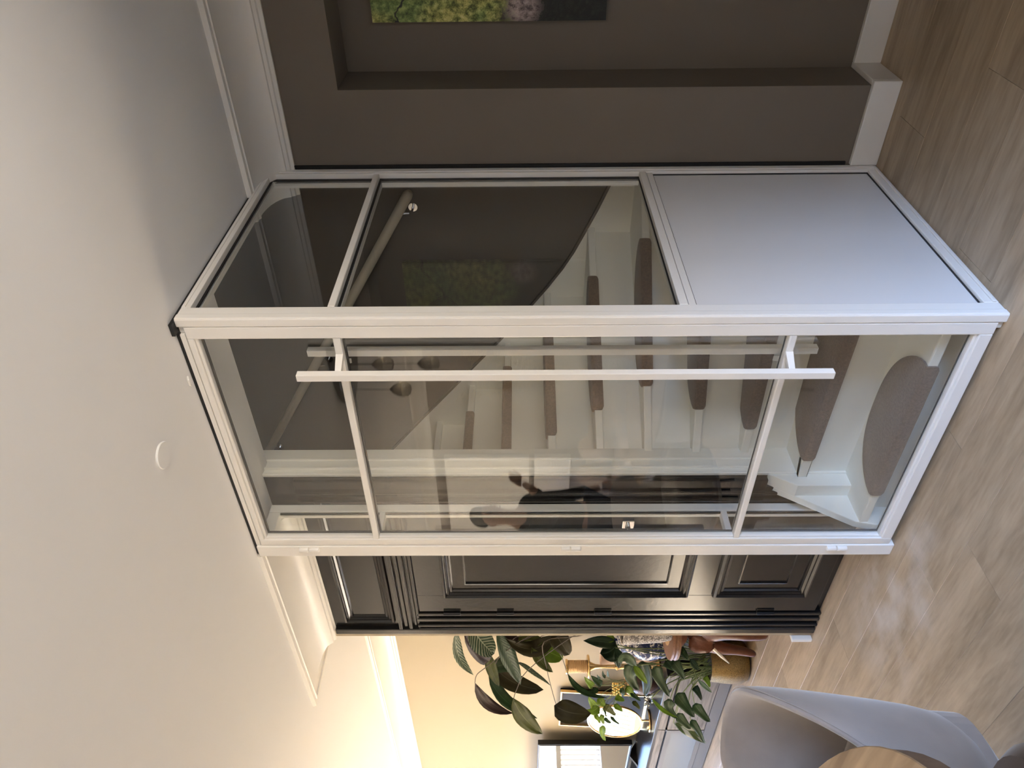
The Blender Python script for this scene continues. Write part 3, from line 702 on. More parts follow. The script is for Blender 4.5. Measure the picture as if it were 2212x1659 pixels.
# candlestick
cs = empty('candlestick', (2.9, 5.151, UT), 'gold candlestick with rope-wound cup like a spool, on the cabinet', 'candlestick')
MB().lathe([(.001, .0), (.060, .0), (.062, .012), (.030, .03), (.016, .08), (.020, .30), (.030, .32), (.016, .335), (.012, .42), (.018, .48), (.038, .525)], (2.9, 5.151, UT), 24).build('stem', M_gold, cs, smooth=True)
MB().lathe([(.001, .525), (.082, .525), (.086, .532), (.082, .541), (.001, .541)], (2.9, 5.151, UT), 32).build('flange', M_gold, cs, smooth=True)
MB().lathe([(.001, .685), (.050, .685), (.055, .692), (.052, .702), (.001, .702)], (2.9, 5.151, UT), 32).build('flange', M_gold, cs, smooth=True)
MB().lathe([(.001, .541)]+[(.045+.0025*(i % 2), .541+.144*i/26) for i in range(27)]+[(.001, .685)], (2.9, 5.151, UT), 28).build('rope_winding', M_rope, cs, smooth=True)
# pink shell vase
pv = MB(); pc = at(1330, 1425, X=2.99)
prof = [(.001, UT), (.035, UT), (.03, UT+.05), (.02, UT+.12), (.022, pc.z-.02), (.05, pc.z+.06), (.068, pc.z+.115), (.060, pc.z+.112), (.02, pc.z+.02), (.001, pc.z)]
tag(pv.lathe(prof, (pc.x, pc.y, 0), 20).build('vase', M_pink, smooth=True), 'pale pink flared vase with ruffled rim beside the gold candlestick', 'vase')
# crystal lotus
lc = at(1408, 1515, Z=UT); lt = empty('candle_holder', (lc.x, lc.y, UT), 'clear crystal lotus candle holder on the cabinet by the mirror', 'candle holder')
for ring, (nn, ln, el) in enumerate(((8, .07, 25), (6, .06, 55))):
    for i in range(nn):
        a = 2*PI*i/nn+ring*.4; d = Vector((math.cos(a)*math.cos(R_(el)), math.sin(a)*math.cos(R_(el)), math.sin(R_(el)))); sd = Vector((-math.sin(a), math.cos(a), 0))
        nn_ = d.cross(sd)*.004; b0 = Vector((lc.x, lc.y, UT+.012))
        pts = [b0, b0+d*ln*.5+sd*.018, b0+d*ln, b0+d*ln*.5-sd*.018]
        MB().add([p+nn_ for p in pts]+[p-nn_ for p in pts], [(0, 1, 2, 3), (7, 6, 5, 4), (0, 1, 5, 4), (1, 2, 6, 5), (2, 3, 7, 6), (3, 0, 4, 7)]).build('petal', M_crystal, lt)
MB().lathe([(.001, 0), (.03, 0), (.03, .012), (.001, .012)], (lc.x, lc.y, UT), 16).build('base', M_crystal, lt)
# gold bead tealight cup
bcp = at(1312, 1488, X=2.98); bt = MB()
for i in range(5):
    for q in range(12):
        a = 2*PI*(q+.5*(i % 2))/12; bt.lathe([(.001, -.010), (.008, -.006), (.0105, 0), (.008, .006), (.001, .010)], (bcp.x+.042*math.cos(a), bcp.y+.042*math.sin(a), UT+.22+.02*i), 6)
bo = empty('tealight_cup', (bcp.x, bcp.y, UT), 'openwork gold bead tealight cup on a thin foot among the pothos', 'candle holder')
bt.build('bead_cup', M_beads, bo, smooth=True)
MB().lathe([(.001, 0), (.04, 0), (.042, .008), (.008, .02), (.008, .19), (.03, .21), (.001, .212)], (bcp.x, bcp.y, UT), 16).build('foot', M_gold, bo, smooth=True)
# low black side box and ginger jar
jar_c = (2.95, 5.01-.02)
sbx = empty('speaker_box', (2.93, 4.66, 0), 'black box loudspeaker standing beside the cabinet behind the plants', 'loudspeaker')
MB().box(2.82, 3.08, 4.42, 4.93, .0, .40).build('body', M_blackmetal, sbx, bevel=.006)
MB().box(2.810, 2.821, 4.44, 4.91, .04, .38).build('grille', M_gasket, sbx)
jc = (2.92, 4.82)
gj = empty('ginger_jar', (jc[0], jc[1], .40), 'blue and white porcelain ginger jar with domed lid behind the carved table', 'jar')
MB().lathe([(.001, .0), (.085, .0), (.09, .01), (.125, .10), (.145, .20), (.14, .27), (.115, .315), (.09, .335), (.001, .336)], (jc[0], jc[1], .402), 36).build('body', M_porcelain, gj, smooth=True)
MB().lathe([(.001, .336), (.106, .336), (.108, .36), (.105, .372), (.09, .385), (.085, .40), (.05, .425), (.001, .43)], (jc[0], jc[1], .402), 36).build('lid', M_porcelain2, gj, smooth=True)
MB().lathe([(.001, .425), (.008, .43), (.010, .437), (.018, .447), (.020, .457), (.014, .468), (.001, .473)], (jc[0], jc[1], .402), 16).build('knob', M_cobalt, gj, smooth=True)

# ------------------------------------------------------------------ leaves and plants
def leaf_obj(pts, width, m, parent, roll=0, fold=.18, shape='lance', name='leaf', nl=9, loc=None):
    """leaf blade along the curve through three points; uv across / along"""
    p0, p1, p2 = [Vector(p) for p in pts]; pc_ = p1*2-(p0+p2)/2
    vs = []; uv = []
    for i in range(nl+1):
        t = i/nl; p = p0*(1-t)**2+pc_*2*t*(1-t)+p2*t*t
        d = ((pc_-p0)*2*(1-t)+(p2-pc_)*2*t).normalized()
        view = (p-Vector((0, 0, CAM_H))).normalized(); sd = d.cross(view).normalized(); nm = sd.cross(d)
        sd, nm = sd*math.cos(roll)+nm*math.sin(roll), -sd*math.sin(roll)+nm*math.cos(roll)
        w_ = {'lance': math.sin(PI*min(1, t**.85))**.8, 'oval': math.sin(PI*t**.7)**.55 if t < 1 else 0, 'heart': (1-t)**.55*min(1, (t*6+.35))}[shape]*width/2
        w_ = max(w_, .0006)
        for s_ in (-1, -.5, 0, .5, 1):
            wav = .06*width*math.sin(9*t+3*s_)*abs(s_)
            vs.append(p+sd*(w_*s_)+nm*(-abs(s_)*w_*fold*2+wav)); uv.append(((s_+1)/2, t))
    fs = [(i*5+k, i*5+k+1, i*5+k+6, i*5+k+5) for i in range(nl) for k in range(4)]
    me = bpy.data.meshes.new(name); me.from_pydata([tuple(v) for v in vs], [], fs); me.materials.append(m)
    ul = me.uv_layers.new(name='uv')
    for lp_ in me.loops: ul.data[lp_.index].uv = uv[lp_.vertex_index]
    for p in me.polygons: p.use_smooth = True
    o = bpy.data.objects.new(name, me); COL.objects.link(o)
    if parent: o.parent = parent; o.matrix_parent_inverse = parent.matrix_basis.inverted()
    so = o.modifiers.new('thick', 'SOLIDIFY'); so.thickness = .0012
    return o
def stem_obj(pts, r, parent, m=M_stem, name='stem'):
    P = [Vector(p) for p in pts]
    # smooth through the points
    out = []
    for i in range(len(P)-1):
        a, b_, c_, d_ = P[max(i-1, 0)], P[i], P[i+1], P[min(i+2, len(P)-1)]
        for q in range(4):
            t = q/4; out.append(.5*((2*b_)+(c_-a)*t+(2*a-5*b_+4*c_-d_)*t*t+(3*b_-a-3*c_+d_)*t**3))
    out.append(P[-1])
    return MB().tube(out, r, 5).build(name, m, parent, smooth=True)
PXM = lambda X_, px_, y_: px_*((Vector(at(1300, y_, X=X_))-Vector((0, 0, CAM_H))).length)/F_PX*.93

# carved elephant side table
EC = Vector((2.60, 4.13, 0))
et = empty('elephant_table', EC, 'round carved side table carried by a polished brown wooden elephant with white tusks', 'side table')
MB().lathe([(.001, .555), (.195, .555), (.205, .562), (.207, .575), (.200, .585), (.207, .596), (.203, .608), (.192, .612), (.001, .612)], (EC.x, EC.y, 0), 48).build('table_top', M_carved, et, smooth=True)
MB().lathe([(.001, .612), (.118, .612), (.118, .6135), (.001, .6135)], (EC.x, EC.y, 0), 40).build('top_inlay', M_tan, et)
def skin(name, verts, edges, radii, m, parent=None, sub=2, roots=(0,)):
    me = bpy.data.meshes.new(name); me.from_pydata([tuple(v) for v in verts], edges, []); me.materials.append(m)
    o = bpy.data.objects.new(name, me); COL.objects.link(o)
    sk = o.modifiers.new('skin', 'SKIN'); sk.use_smooth_shade = True; sk.branch_smoothing = .6
    lay = me.skin_vertices[0].data if me.skin_vertices else None
    if lay is None:
        bm = bmesh.new(); bm.from_mesh(me); bm.verts.layers.skin.verify(); bm.to_mesh(me); bm.free(); lay = me.skin_vertices[0].data
    for i, r in enumerate(radii):
        lay[i].radius = (r, r) if not isinstance(r, tuple) else r
        lay[i].use_root = i in roots
    s_ = o.modifiers.new('sub', 'SUBSURF'); s_.levels = sub; s_.render_levels = sub
    if parent: o.parent = parent; o.matrix_parent_inverse = parent.matrix_basis.inverted()
    return o
# elephant faces +Y (towards the front room); body, legs, head and trunk in one skin
ex, ey = EC.x-.02, EC.y-.19
V = [(ex, ey, .40), (ex, ey-.16, .39), (ex, ey+.14, .40), (ex, ey+.235, .43), (ex-.02, ey+.31, .36), (ex-.05, ey+.335, .26), (ex-.06, ey+.34, .16), (ex-.065, ey+.365, .07), (ex-.065, ey+.39, .035),
     (ex-.08, ey+.11, .24), (ex-.08, ey+.11, .10), (ex-.08, ey+.11, .012), (ex+.08, ey+.11, .24), (ex+.08, ey+.11, .10), (ex+.08, ey+.11, .012),
     (ex-.08, ey-.15, .24), (ex-.08, ey-.15, .10), (ex-.08, ey-.15, .012), (ex+.08, ey-.15, .24), (ex+.08, ey-.15, .10), (ex+.08, ey-.15, .012), (ex, ey, .52)]
E_ = [(0, 1), (0, 2), (2, 3), (3, 4), (4, 5), (5, 6), (6, 7), (7, 8), (2, 9), (9, 10), (10, 11), (2, 12), (12, 13), (13, 14), (1, 15), (15, 16), (16, 17), (1, 18), (18, 19), (19, 20), (0, 21)]
Rr = [.14, .12, .13, .095, .065, .042, .032, .026, .018, .06, .05, .052, .06, .05, .052, .06, .05, .052, .06, .05, .052, .10]
skin('elephant_body', V, E_, Rr, M_elephant, et)
for sx_ in (-1, 1):
    # ears and tusks
    leaf_obj([(ex+sx_*.06, ey+.20, .48), (ex+sx_*.105, ey+.20, .41), (ex+sx_*.09, ey+.21, .33)], .12, M_elephant, et, roll=.5*sx_, fold=.1, shape='oval', name='ear')
    MB().tube([(ex-.02+sx_*.05, ey+.30, .32), (ex-.035+sx_*.06, ey+.36, .26), (ex-.05+sx_*.06, ey+.41, .21)], [.013, .010, .003], 8).build('tusk', M_ivory, et, smooth=True)
MB().lathe([(.001, .50), (.10, .50), (.13, .53), (.15, .556), (.001, .557)], (EC.x, EC.y, 0), 24).build('saddle', M_elephant, et, smooth=True)

# big patterned-leaf plant in a woven pot on the elephant table
pc2 = Vector((2.52, 4.03, .614))
cal = empty('potted_plant', pc2, 'tall plant with striped and purple-brown leaves in a grey woven pot', 'plant')
MB().lathe([(.001, 0), (.072, 0), (.085, .06), (.094, .20), (.098, .29), (.090, .295), (.085, .26), (.001, .255)], pc2, 28).build('pot', M_woven, cal, smooth=True)
MB().lathe([(.001, .256), (.085, .256), (.085, .262), (.001, .262)], pc2, 16).build('soil', M_soil, cal)
CAL = [((986, 1362), (990, 1415), (1022, 1458), 24, 'stripe', 2.50, 'lance', .5), ((1056, 1428), (1030, 1402), (1002, 1370), 34, 'brown', 2.55, 'oval', 0),
       ((1016, 1352), (1042, 1388), (1067, 1412), 50, 'stripe', 2.44, 'oval', .2), ((1072, 1366), (1098, 1420), (1124, 1478), 36, 'darkstripe', 2.5, 'lance', .3),
       ((1054, 1408), (1062, 1445), (1078, 1482), 24, 'olive', 2.58, 'lance', 0), ((1068, 1440), (1112, 1475), (1174, 1490), 40, 'olivebrown', 2.62, 'oval', 0),
       ((1026, 1475), (1056, 1521), (1109, 1541), 26, 'brown', 2.46, 'lance', 0), ((1055, 1456), (1090, 1512), (1160, 1552), 34, 'green', 2.55, 'lance', .6),
       ((1108, 1508), (1132, 1550), (1172, 1585), 40, 'olive', 2.42, 'lance', 0), ((1116, 1430), (1150, 1452), (1189, 1481), 14, 'stripe', 2.5, 'lance', .8),
       ((1192, 1372), (1150, 1402), (1092, 1380), 34, 'olivebrown', 2.52, 'oval', 0), ((1166, 1398), (1190, 1410), (1216, 1422), 42, 'bright', 2.56, 'oval', 0),
       ((1148, 1398), (1168, 1428), (1194, 1452), 22, 'olive', 2.48, 'lance', 0), ((1198, 1366), (1212, 1388), (1229, 1414), 40, 'olivebrown', 2.5, 'oval', 0),
       ((1197, 1524), (1235, 1540), (1277, 1541), 50, 'olivebrown', 2.40, 'oval', 0), ((1226, 1455), (1256, 1492), (1312, 1508), 15, 'green', 2.46, 'lance', .4),
       ((1076, 1372), (1108, 1388), (1140, 1396), 32, 'brown', 2.60, 'oval', 0), ((1064, 1446), (1096, 1436), (1117, 1458), 30, 'green', 2.64, 'oval', 0),
       ((1120, 1376), (1150, 1384), (1176, 1380), 30, 'olive', 2.58, 'oval', 0)]
for a, b_, c_, w_, kd, X_, shp, rl in CAL:
    leaf_obj([at(*a, X=X_), at(*b_, X=X_-.04), at(*c_, X=X_-.06)], PXM(X_, w_, 1450), L[kd], cal, rl, .14, shp)
root = pc2+Vector((0, 0, .26))
for px_, X_ in ((((1140, 1376), (1052, 1440), (1030, 1458), (1026, 1475)), 2.47), (((1235, 1376), (1140, 1448), (1116, 1490), (1110, 1508)), 2.43),
                (((1176, 1386), (1180, 1440), (1198, 1512), (1206, 1530)), 2.42), (((1200, 1378), (1214, 1420), (1226, 1455)), 2.47), (((1146, 1376), (1080, 1420), (1056, 1456)), 2.55),
                (((1130, 1376), (1090, 1400), (1068, 1440)), 2.6), (((1115, 1376), (1114, 1405), (1117, 1430)), 2.5), (((1170, 1374), (1171, 1390), (1168, 1398)), 2.55)):
    stem_obj([root+Vector((random.uniform(-.03, .03), random.uniform(-.03, .03), 0)), root.lerp(at(*px_[0], X=X_), .6)]+[at(*q, X=X_) for q in px_], [.003]*999 if False else .0028, cal, M_darkstem)

# climbing plant with heart-shaped leaves in the gold pot on the floor
gpc = Vector((2.66, 4.655, 0))
phi = empty('potted_plant', gpc, 'bushy plant with glossy green leaves in a hammered gold pot on the floor', 'plant')
MB().lathe([(.001, 0), (.10, 0), (.125, .012), (.142, .05), (.146, .11), (.140, .19), (.130, .262), (.124, .262), (.118, .24), (.001, .235)], gpc, 40).build('pot', M_goldpot, phi, smooth=True)
MB().lathe([(.001, .236), (.118, .236), (.118, .244), (.001, .246)], gpc, 20).build('soil', M_soil, phi)
PHI = [((1331, 1393), (1300, 1386), (1260, 1384), 24, 'dark', 2.62, 'lance'), ((1332, 1393), (1316, 1408), (1296, 1412), 46, 'dark', 2.62, 'oval'), ((1330, 1400), (1334, 1420), (1337, 1442), 22, 'dark', 2.58, 'lance'),
       ((1374, 1440), (1352, 1420), (1336, 1432), 20, 'sage', 2.55, 'lance'), ((1370, 1436), (1362, 1462), (1380, 1490), 36, 'pale', 2.56, 'heart'), ((1382, 1430), (1397, 1465), (1393, 1503), 36, 'dark', 2.60, 'heart'),
       ((1412, 1440), (1426, 1470), (1446, 1505), 30, 'pale', 2.55, 'heart'), ((1369, 1438), (1382, 1455), (1398, 1477), 16, 'bright', 2.52, 'lance'), ((1461, 1499), (1478, 1522), (1500, 1549), 34, 'green', 2.50, 'heart'),
       ((1500, 1520), (1515, 1540), (1534, 1559), 28, 'green', 2.48, 'heart'), ((1448, 1510), (1446, 1532), (1464, 1552), 28, 'pale', 2.54, 'heart'), ((1462, 1542), (1478, 1560), (1492, 1574), 24, 'pale', 2.52, 'heart'),
       ((1455, 1562), (1486, 1578), (1525, 1606), 24, 'white', 2.50, 'lance'), ((1492, 1556), (1507, 1576), (1522, 1606), 20, 'green', 2.47, 'heart'), ((1499, 1485), (1508, 1496), (1515, 1513), 18, 'dark', 2.5, 'heart'),
       ((1440, 1427), (1450, 1438), (1462, 1447), 26, 'green', 2.54, 'heart'), ((1455, 1431), (1466, 1446), (1478, 1467), 26, 'pale', 2.52, 'heart'), ((1508, 1468), (1522, 1482), (1538, 1496), 10, 'sage', 2.48, 'lance'),
       ((1407, 1508), (1432, 1534), (1464, 1550), 10, 'bright', 2.5, 'lance'), ((1470, 1404), (1478, 1412), (1486, 1425), 18, 'green', 2.58, 'heart'), ((1522, 1463), (1529, 1473), (1533, 1485), 14, 'bright', 2.5, 'heart'),
       ((1430, 1478), (1442, 1492), (1452, 1486), 14, 'green', 2.56, 'heart'), ((1490, 1424), (1500, 1436), (1508, 1448), 14, 'pale', 2.52, 'lance'), ((1310, 1372), (1320, 1380), (1304, 1384), 14, 'bright', 2.66, 'lance')]
for i, (a, b_, c_, w_, kd, X_, shp) in enumerate(PHI):
    P3 = [at(*a, X=X_), at(*b_, X=X_-.03), at(*c_, X=X_-.05)]
    leaf_obj(P3, PXM(X_, w_, 1480), L[kd], phi, (.15, -.15, .3, 0)[i % 4], .16, shp)
    base = gpc+Vector((random.uniform(-.06, .06), random.uniform(-.06, .06), .24))
    mid = base.lerp(P3[0], .55)+Vector((0, 0, .06))
    if i not in (7, 23): stem_obj([base, mid, P3[0]], .0035, phi, M_stem)
for i in range(22):      # young stalks standing in the pot
    a = random.uniform(0, 2*PI); b0 = gpc+Vector((.08*math.cos(a), .08*math.sin(a), .24)); q = b0+Vector((.10*math.cos(a)*random.random(), .14*math.sin(a), random.uniform(.12, .26)))
    stem_obj([b0, b0.lerp(q, .5)+Vector((0, 0, .02)), q], .003, phi, M_stem)

# pothos on the cabinet
ppc = Vector((2.90, 5.36, UT))
po = empty('potted_plant', ppc, 'small trailing plant with bright green leaves in a brown patterned pot on the cabinet', 'plant')
MB().lathe([(.001, 0), (.055, 0), (.09, .05), (.10, .12), (.085, .19), (.075, .20), (.07, .18), (.001, .175)], ppc, 28).build('pot', M_brownpot, po, smooth=True)
MB().lathe([(.075, .198), (.092, .20), (.10, .215), (.09, .235), (.07, .235), (.066, .20)], ppc, 28).build('pot_rim', M_tan, po, smooth=True)
POT = [((1281, 1482), (1272, 1474), (1262, 1462), 18, 'bright'), ((1299, 1480), (1287, 1470), (1276, 1459), 18, 'green'), ((1286, 1527), (1278, 1515), (1271, 1504), 20, 'bright'), ((1293, 1526), (1280, 1536), (1266, 1533), 24, 'bright'),
       ((1304, 1522), (1318, 1534), (1330, 1546), 18, 'olive'), ((1284, 1544), (1292, 1553), (1296, 1562), 12, 'bright'), ((1298, 1544), (1301, 1554), (1304, 1563), 14, 'bright'), ((1307, 1550), (1313, 1558), (1321, 1561), 10, 'green'),
       ((1319, 1549), (1328, 1557), (1339, 1566), 8, 'green'), ((1304, 1567), (1301, 1584), (1308, 1600), 18, 'bright'), ((1352, 1484), (1362, 1494), (1366, 1507), 20, 'bright'), ((1330, 1506), (1340, 1510), (1349, 1513), 16, 'bright'),
       ((1292, 1508), (1300, 1518), (1306, 1524), 22, 'bright'), ((1290, 1486), (1282, 1494), (1272, 1492), 16, 'green'), ((1326, 1524), (1338, 1530), (1344, 1536), 14, 'bright'), ((1362, 1496), (1374, 1506), (1384, 1514), 12, 'green'),
       ((1308, 1462), (1303, 1458), (1302, 1448), 8, 'green'), ((1314, 1462), (1313, 1455), (1312, 1446), 6, 'green'), ((1296, 1466), (1292, 1462), (1290, 1457), 6, 'green'), ((1340, 1488), (1346, 1496), (1344, 1504), 14, 'green'), ((1366, 1516), (1376, 1524), (1382, 1532), 12, 'olive')]
for i, (a, b_, c_, w_, kd) in enumerate(POT):
    X_ = 2.80-.02*(i % 4); P3 = [at(*a, X=X_), at(*b_, X=X_-.02), at(*c_, X=X_-.02)]
    leaf_obj(P3, PXM(X_, w_, 1500), L[kd], po, (.1, -.2, .2)[i % 3], .14, 'heart', nl=6)
    b0 = ppc+Vector((random.uniform(-.05, .05), random.uniform(-.05, .05), .18))
    stem_obj([b0, b0.lerp(P3[0], .6)+Vector((0, 0, .04)), P3[0]], .0018, po, M_stem)

# ------------------------------------------------------------------ dining table and chairs
TC, TA, TB = Vector((.265, 2.50, 0)), .605, 1.175
def superell(a, b_, n=72, e_=2.5):
    out = []
    for i in range(n):
        t = 2*PI*i/n; c_, s_ = math.cos(t), math.sin(t)
        out.append((math.copysign(abs(c_)**(2/e_), c_)*a, math.copysign(abs(s_)**(2/e_), s_)*b_))
    return out
dt = empty('dining_table', TC, 'oval wooden dining table with thick dark edge in front of the taupe chair', 'table')
def loft(rings, fn=None):
    b_ = MB(); n_ = len(rings[0]); vs = [q for r in rings for q in r]; fs = []
    for k in range(len(rings)-1): fs += [(k*n_+i, k*n_+(i+1) % n_, (k+1)*n_+(i+1) % n_, (k+1)*n_+i) for i in range(n_)]
    fs += [tuple(range(n_))[::-1], tuple((len(rings)-1)*n_+i for i in range(n_))]
    return b_.add(vs, fs)
ring = lambda d, z: [(x+TC.x, y+TC.y, z) for x, y in superell(TA-d, TB-d)]
loft([ring(.004, .752), ring(0, .757), ring(.002, .760), ring(.02, .7605)]).build('table_top', M_table, dt, smooth=True)
loft([ring(.06, .690), ring(.02, .692), ring(.008, .70), ring(.004, .752)]).build('table_edge', M_tableedge, dt, smooth=True)
for s in (-1, 1):
    MB().lathe([(.001, 0), (.22, 0), (.22, .02), (.10, .05), (.09, .66), (.16, .702), (.001, .702)], (TC.x, TC.y+s*.45, 0), 28).build('pedestal', M_blackmetal, dt, smooth=True)

def tub_chair(label):
    """local: faces +x, seat 0.45; shell wraps back and arms, arms slope down to the front"""
    root_ = empty('dining_chair', (0, 0, 0), label, 'chair', 'taupe tub chairs around the dining table')
    rings = []; NT_ = 33
    for i in range(NT_):
        t = -1+2*i/(NT_-1); a = t*R_(118)
        def P(sc_, z, fwd=0):
            x = -math.cos(a)*.29*sc_; y = math.sin(a)*.315*sc_
            if abs(a) > PI/2: x += (abs(a)-PI/2)*.30; y = math.copysign(.315*sc_*(1-.10*(abs(a)-PI/2)), a)
            return (x+fwd, y, z)
        u = max(0, (abs(t)-.30)/.70); sm = u*u*(3-2*u)
        top = .84-(.84-.475)*sm
        lean_ = -.05*(1-sm)
        col = [P(.72, .20), P(.95, .22), P(1.06, .32), P(1.10, .30+(top-.30)*.45, lean_*.4), P(1.12, .30+(top-.30)*.8, lean_*.8), P(1.10, top-.015, lean_), P(1.05, top, lean_), P(1.0, top-.015, lean_),
               P(.97, top-.06, lean_), P(.93, .43+(top-.43)*.45, lean_*.4), P(.90, .42), P(.60, .40)]
        rings.append(col)
    n_ = len(rings[0]); vs = [q for r in rings for q in r]
    fs = [(i*n_+k, i*n_+(k+1), (i+1)*n_+k+1, (i+1)*n_+k) for i in range(NT_-1) for k in range(n_-1)]
    fs += [tuple(range(n_)), tuple((NT_-1)*n_+k for k in range(n_))[::-1]]
    o = MB().add(vs, fs).build('shell', M_velvet, root_, smooth=True, angle=70)
    o.modifiers.new('sub', 'SUBSURF').render_levels = 1
    seatp = [(x+.03, y) for x, y in superell(.285, .275, 40, 3)]
    loft([[(x*.9+.005, y*.9, .36) for x, y in seatp], [(x, y, .39) for x, y in seatp], [(x*1.02, y*1.02, .42) for x, y in seatp], [(x, y, .455) for x, y in seatp], [(x*.85, y*.85, .47) for x, y in seatp]]).build('seat', M_velvet, root_, smooth=True, angle=80)
    pi_ = MB(); sm_ = [rings[i][6] for i in range(3, NT_-3)]
    pi_.tube([(x*1.035, y*1.035, z-.012) for x, y, z in sm_], .002, 6).build('seam', M_velvet, root_, smooth=True)
    loft([[(x*.8, y*.85, .16) for x, y in seatp], [(x*1.0, y*1.04, .20) for x, y in seatp], [(x*1.04, y*1.06, .34) for x, y in seatp], [(x*.97, y, .38) for x, y in seatp]]).build('base', M_velvet, root_)
    for sx_, sy_ in ((1, 1), (1, -1), (-1, 1), (-1, -1)):
        MB().tube([(sx_*.06, sy_*.06, .18), (sx_*.07, sy_*.07, .001)], [.014, .010], 8).build('leg', M_blackmetal, root_, smooth=True)
    return root_
ch = tub_chair('taupe velvet tub chair facing the oval table, backrest towards the glass door')
CH = [((.87, 2.41, 0), PI+.10, None),
      ((.375, 1.09, 0), PI/2-.1, 'taupe velvet tub chair at the near end of the table, cut by the frame'),
      ((-.42, 2.15, 0), 0, 'taupe velvet tub chair across the table, seen only mirrored in the glass door'),
      ((.30, 3.98, 0), -PI/2+.2, 'taupe velvet tub chair at the far table end, seen only mirrored in the glass door')]
for i, (loc, rz, lab) in enumerate(CH):
    o = ch if i == 0 else copy_thing(ch)
    o.location = loc; o.rotation_euler = (0, 0, rz)
    if lab: o['label'] = lab
so = empty('chair_stand_in', (.60, 1.72, 0), 'brown round stand-in for a shaded chair part under the table edge', 'chair_stand_in')  # made-up round shape standing in for a shaded chair part
MB().lathe([(.001, .20), (.14, .20), (.165, .23), (.17, .34), (.165, .42), (.14, .455), (.001, .46)], (.60, 1.72, 0), 32).build('cushion', M_shadedbrown, so, smooth=True)
for k in range(3):
    a = k*2*PI/3; MB().tube([(.6+.10*math.cos(a), 1.72+.10*math.sin(a), .21), (.6+.13*math.cos(a), 1.72+.13*math.sin(a), .001)], .012, 8).build('leg', M_blackmetal, so)

# ------------------------------------------------------------------ what the door glass mirrors: pendant, pampas, person, sofa, relief pictures
pl = empty('pendant_lamp', (.27, 2.60, Z_C), 'pendant lamp of smoked glass drops under a black oval ceiling plate', 'lamp')
MB().lathe([(.001, -.045), (.36, -.045), (.37, -.038), (.36, -.002), (.001, -.001)], (.27, 2.60, Z_C), 48, 'z', .75, 1.35).build('ceiling_plate', M_blackmetal, pl, smooth=True)
for x, y, z in ((.30, 2.80, 2.35), (.30, 2.795, 2.07), (.30, 3.0, 2.262), (.20, 2.55, 2.20), (.34, 2.35, 2.33)):
    MB().tube([(x, y, Z_C-.045), (x, y, z+.07)], .0022, 5).build('cord', M_blackmetal, pl)
    MB().lathe([(.001, .075), (.012, .07), (.030, .05), (.046, .018), (.050, -.012), (.044, -.038), (.028, -.056), (.001, -.062)], (x, y, z), 24).build('glass_drop', M_smoke, pl, smooth=True)
    MB().lathe([(.001, .074), (.010, .074), (.010, .05), (.001, .048)], (x, y, z), 10).build('socket', M_blackmetal, pl)

va = empty('vase', (.06, 3.05, .761), 'tall vase with dry pampas plumes on the dining table', 'vase')
MB().lathe([(.001, 0), (.06, 0), (.085, .08), (.075, .20), (.04, .27), (.045, .30), (.035, .30), (.03, .26), (.001, .05)], (.06, 3.05, .761), 24).build('body', M_woven, va, smooth=True)
rnd = random.Random(3)
for i in range(7):
    a = -.9+i*.3; tip = Vector((.06+.12*math.cos(i*1.7), 3.05+.30*math.sin(a)+.05, 1.78+.12*rnd.random()))
    b0 = Vector((.06, 3.05, 1.0)); pts = [b0, b0.lerp(tip, .5)+Vector((0, 0, .05)), tip]
    stem_obj(pts, .003, va, M_pampas, 'stalk')
    pm = MB()
    for q in range(230):
        t = .45+.6*rnd.random(); p = b0.lerp(tip, t)+Vector((0, 0, .05*(1-abs(2*t-1)))); d = Vector((rnd.uniform(-1, 1), rnd.uniform(-1, 1), rnd.uniform(-.2, .9))).normalized()*.08*rnd.random()
        s_ = Vector((rnd.uniform(-1, 1), rnd.uniform(-1, 1), rnd.uniform(-1, 1))).normalized()*.007
        pm.add([p-s_, p+s_, p+d+Vector((0, 0, -.015))], [(0, 1, 2)])
    o = pm.build('plume', M_pampas, va); o['kind'] = 'stuff'

# person standing beyond the table, one forearm raised; visible as a reflection
px0, py0 = .10, 4.50
pe = empty('person', (px0, py0, 0), 'person in black top with one hand raised, mirrored in the glass door', 'person')
body = [(px0, py0, .98), (px0, py0-.01, 1.16), (px0, py0-.01, 1.36), (px0, py0, 1.50), (px0, py0-.02, 1.60), (px0, py0-.04, 1.70), (px0, py0-.05, 1.79),
        (px0+.10, py0, .93), (px0+.11, py0-.01, .52), (px0+.11, py0+.02, .10), (px0+.11, py0-.14, .045), (px0-.10, py0, .93), (px0-.11, py0-.01, .52), (px0-.11, py0+.02, .10), (px0-.11, py0-.14, .045),
        (px0+.19, py0, 1.46), (px0+.20, py0-.30, 1.27), (px0+.17, py0-.53, 1.43), (px0+.165, py0-.59, 1.50), (px0-.19, py0, 1.46), (px0-.24, py0+.02, 1.20), (px0-.25, py0-.06, .96), (px0-.25, py0-.09, .88),
        (px0, py0-.055, 1.835)]
ed = [(0, 1), (1, 2), (2, 3), (3, 4), (4, 5), (5, 6), (6, 23), (0, 7), (7, 8), (8, 9), (9, 10), (0, 11), (11, 12), (12, 13), (13, 14), (3, 15), (15, 16), (16, 17), (17, 18), (3, 19), (19, 20), (20, 21), (21, 22)]
rad = [(.16, .11), (.15, .10), (.175, .115), (.10, .075), .055, .078, .085, .088, .06, .042, .035, .088, .06, .042, .035, .062, .047, .034, (.040, .022), .062, .047, .034, (.040, .022), .06]
skin('body', body, ed, rad, M_skin, pe)
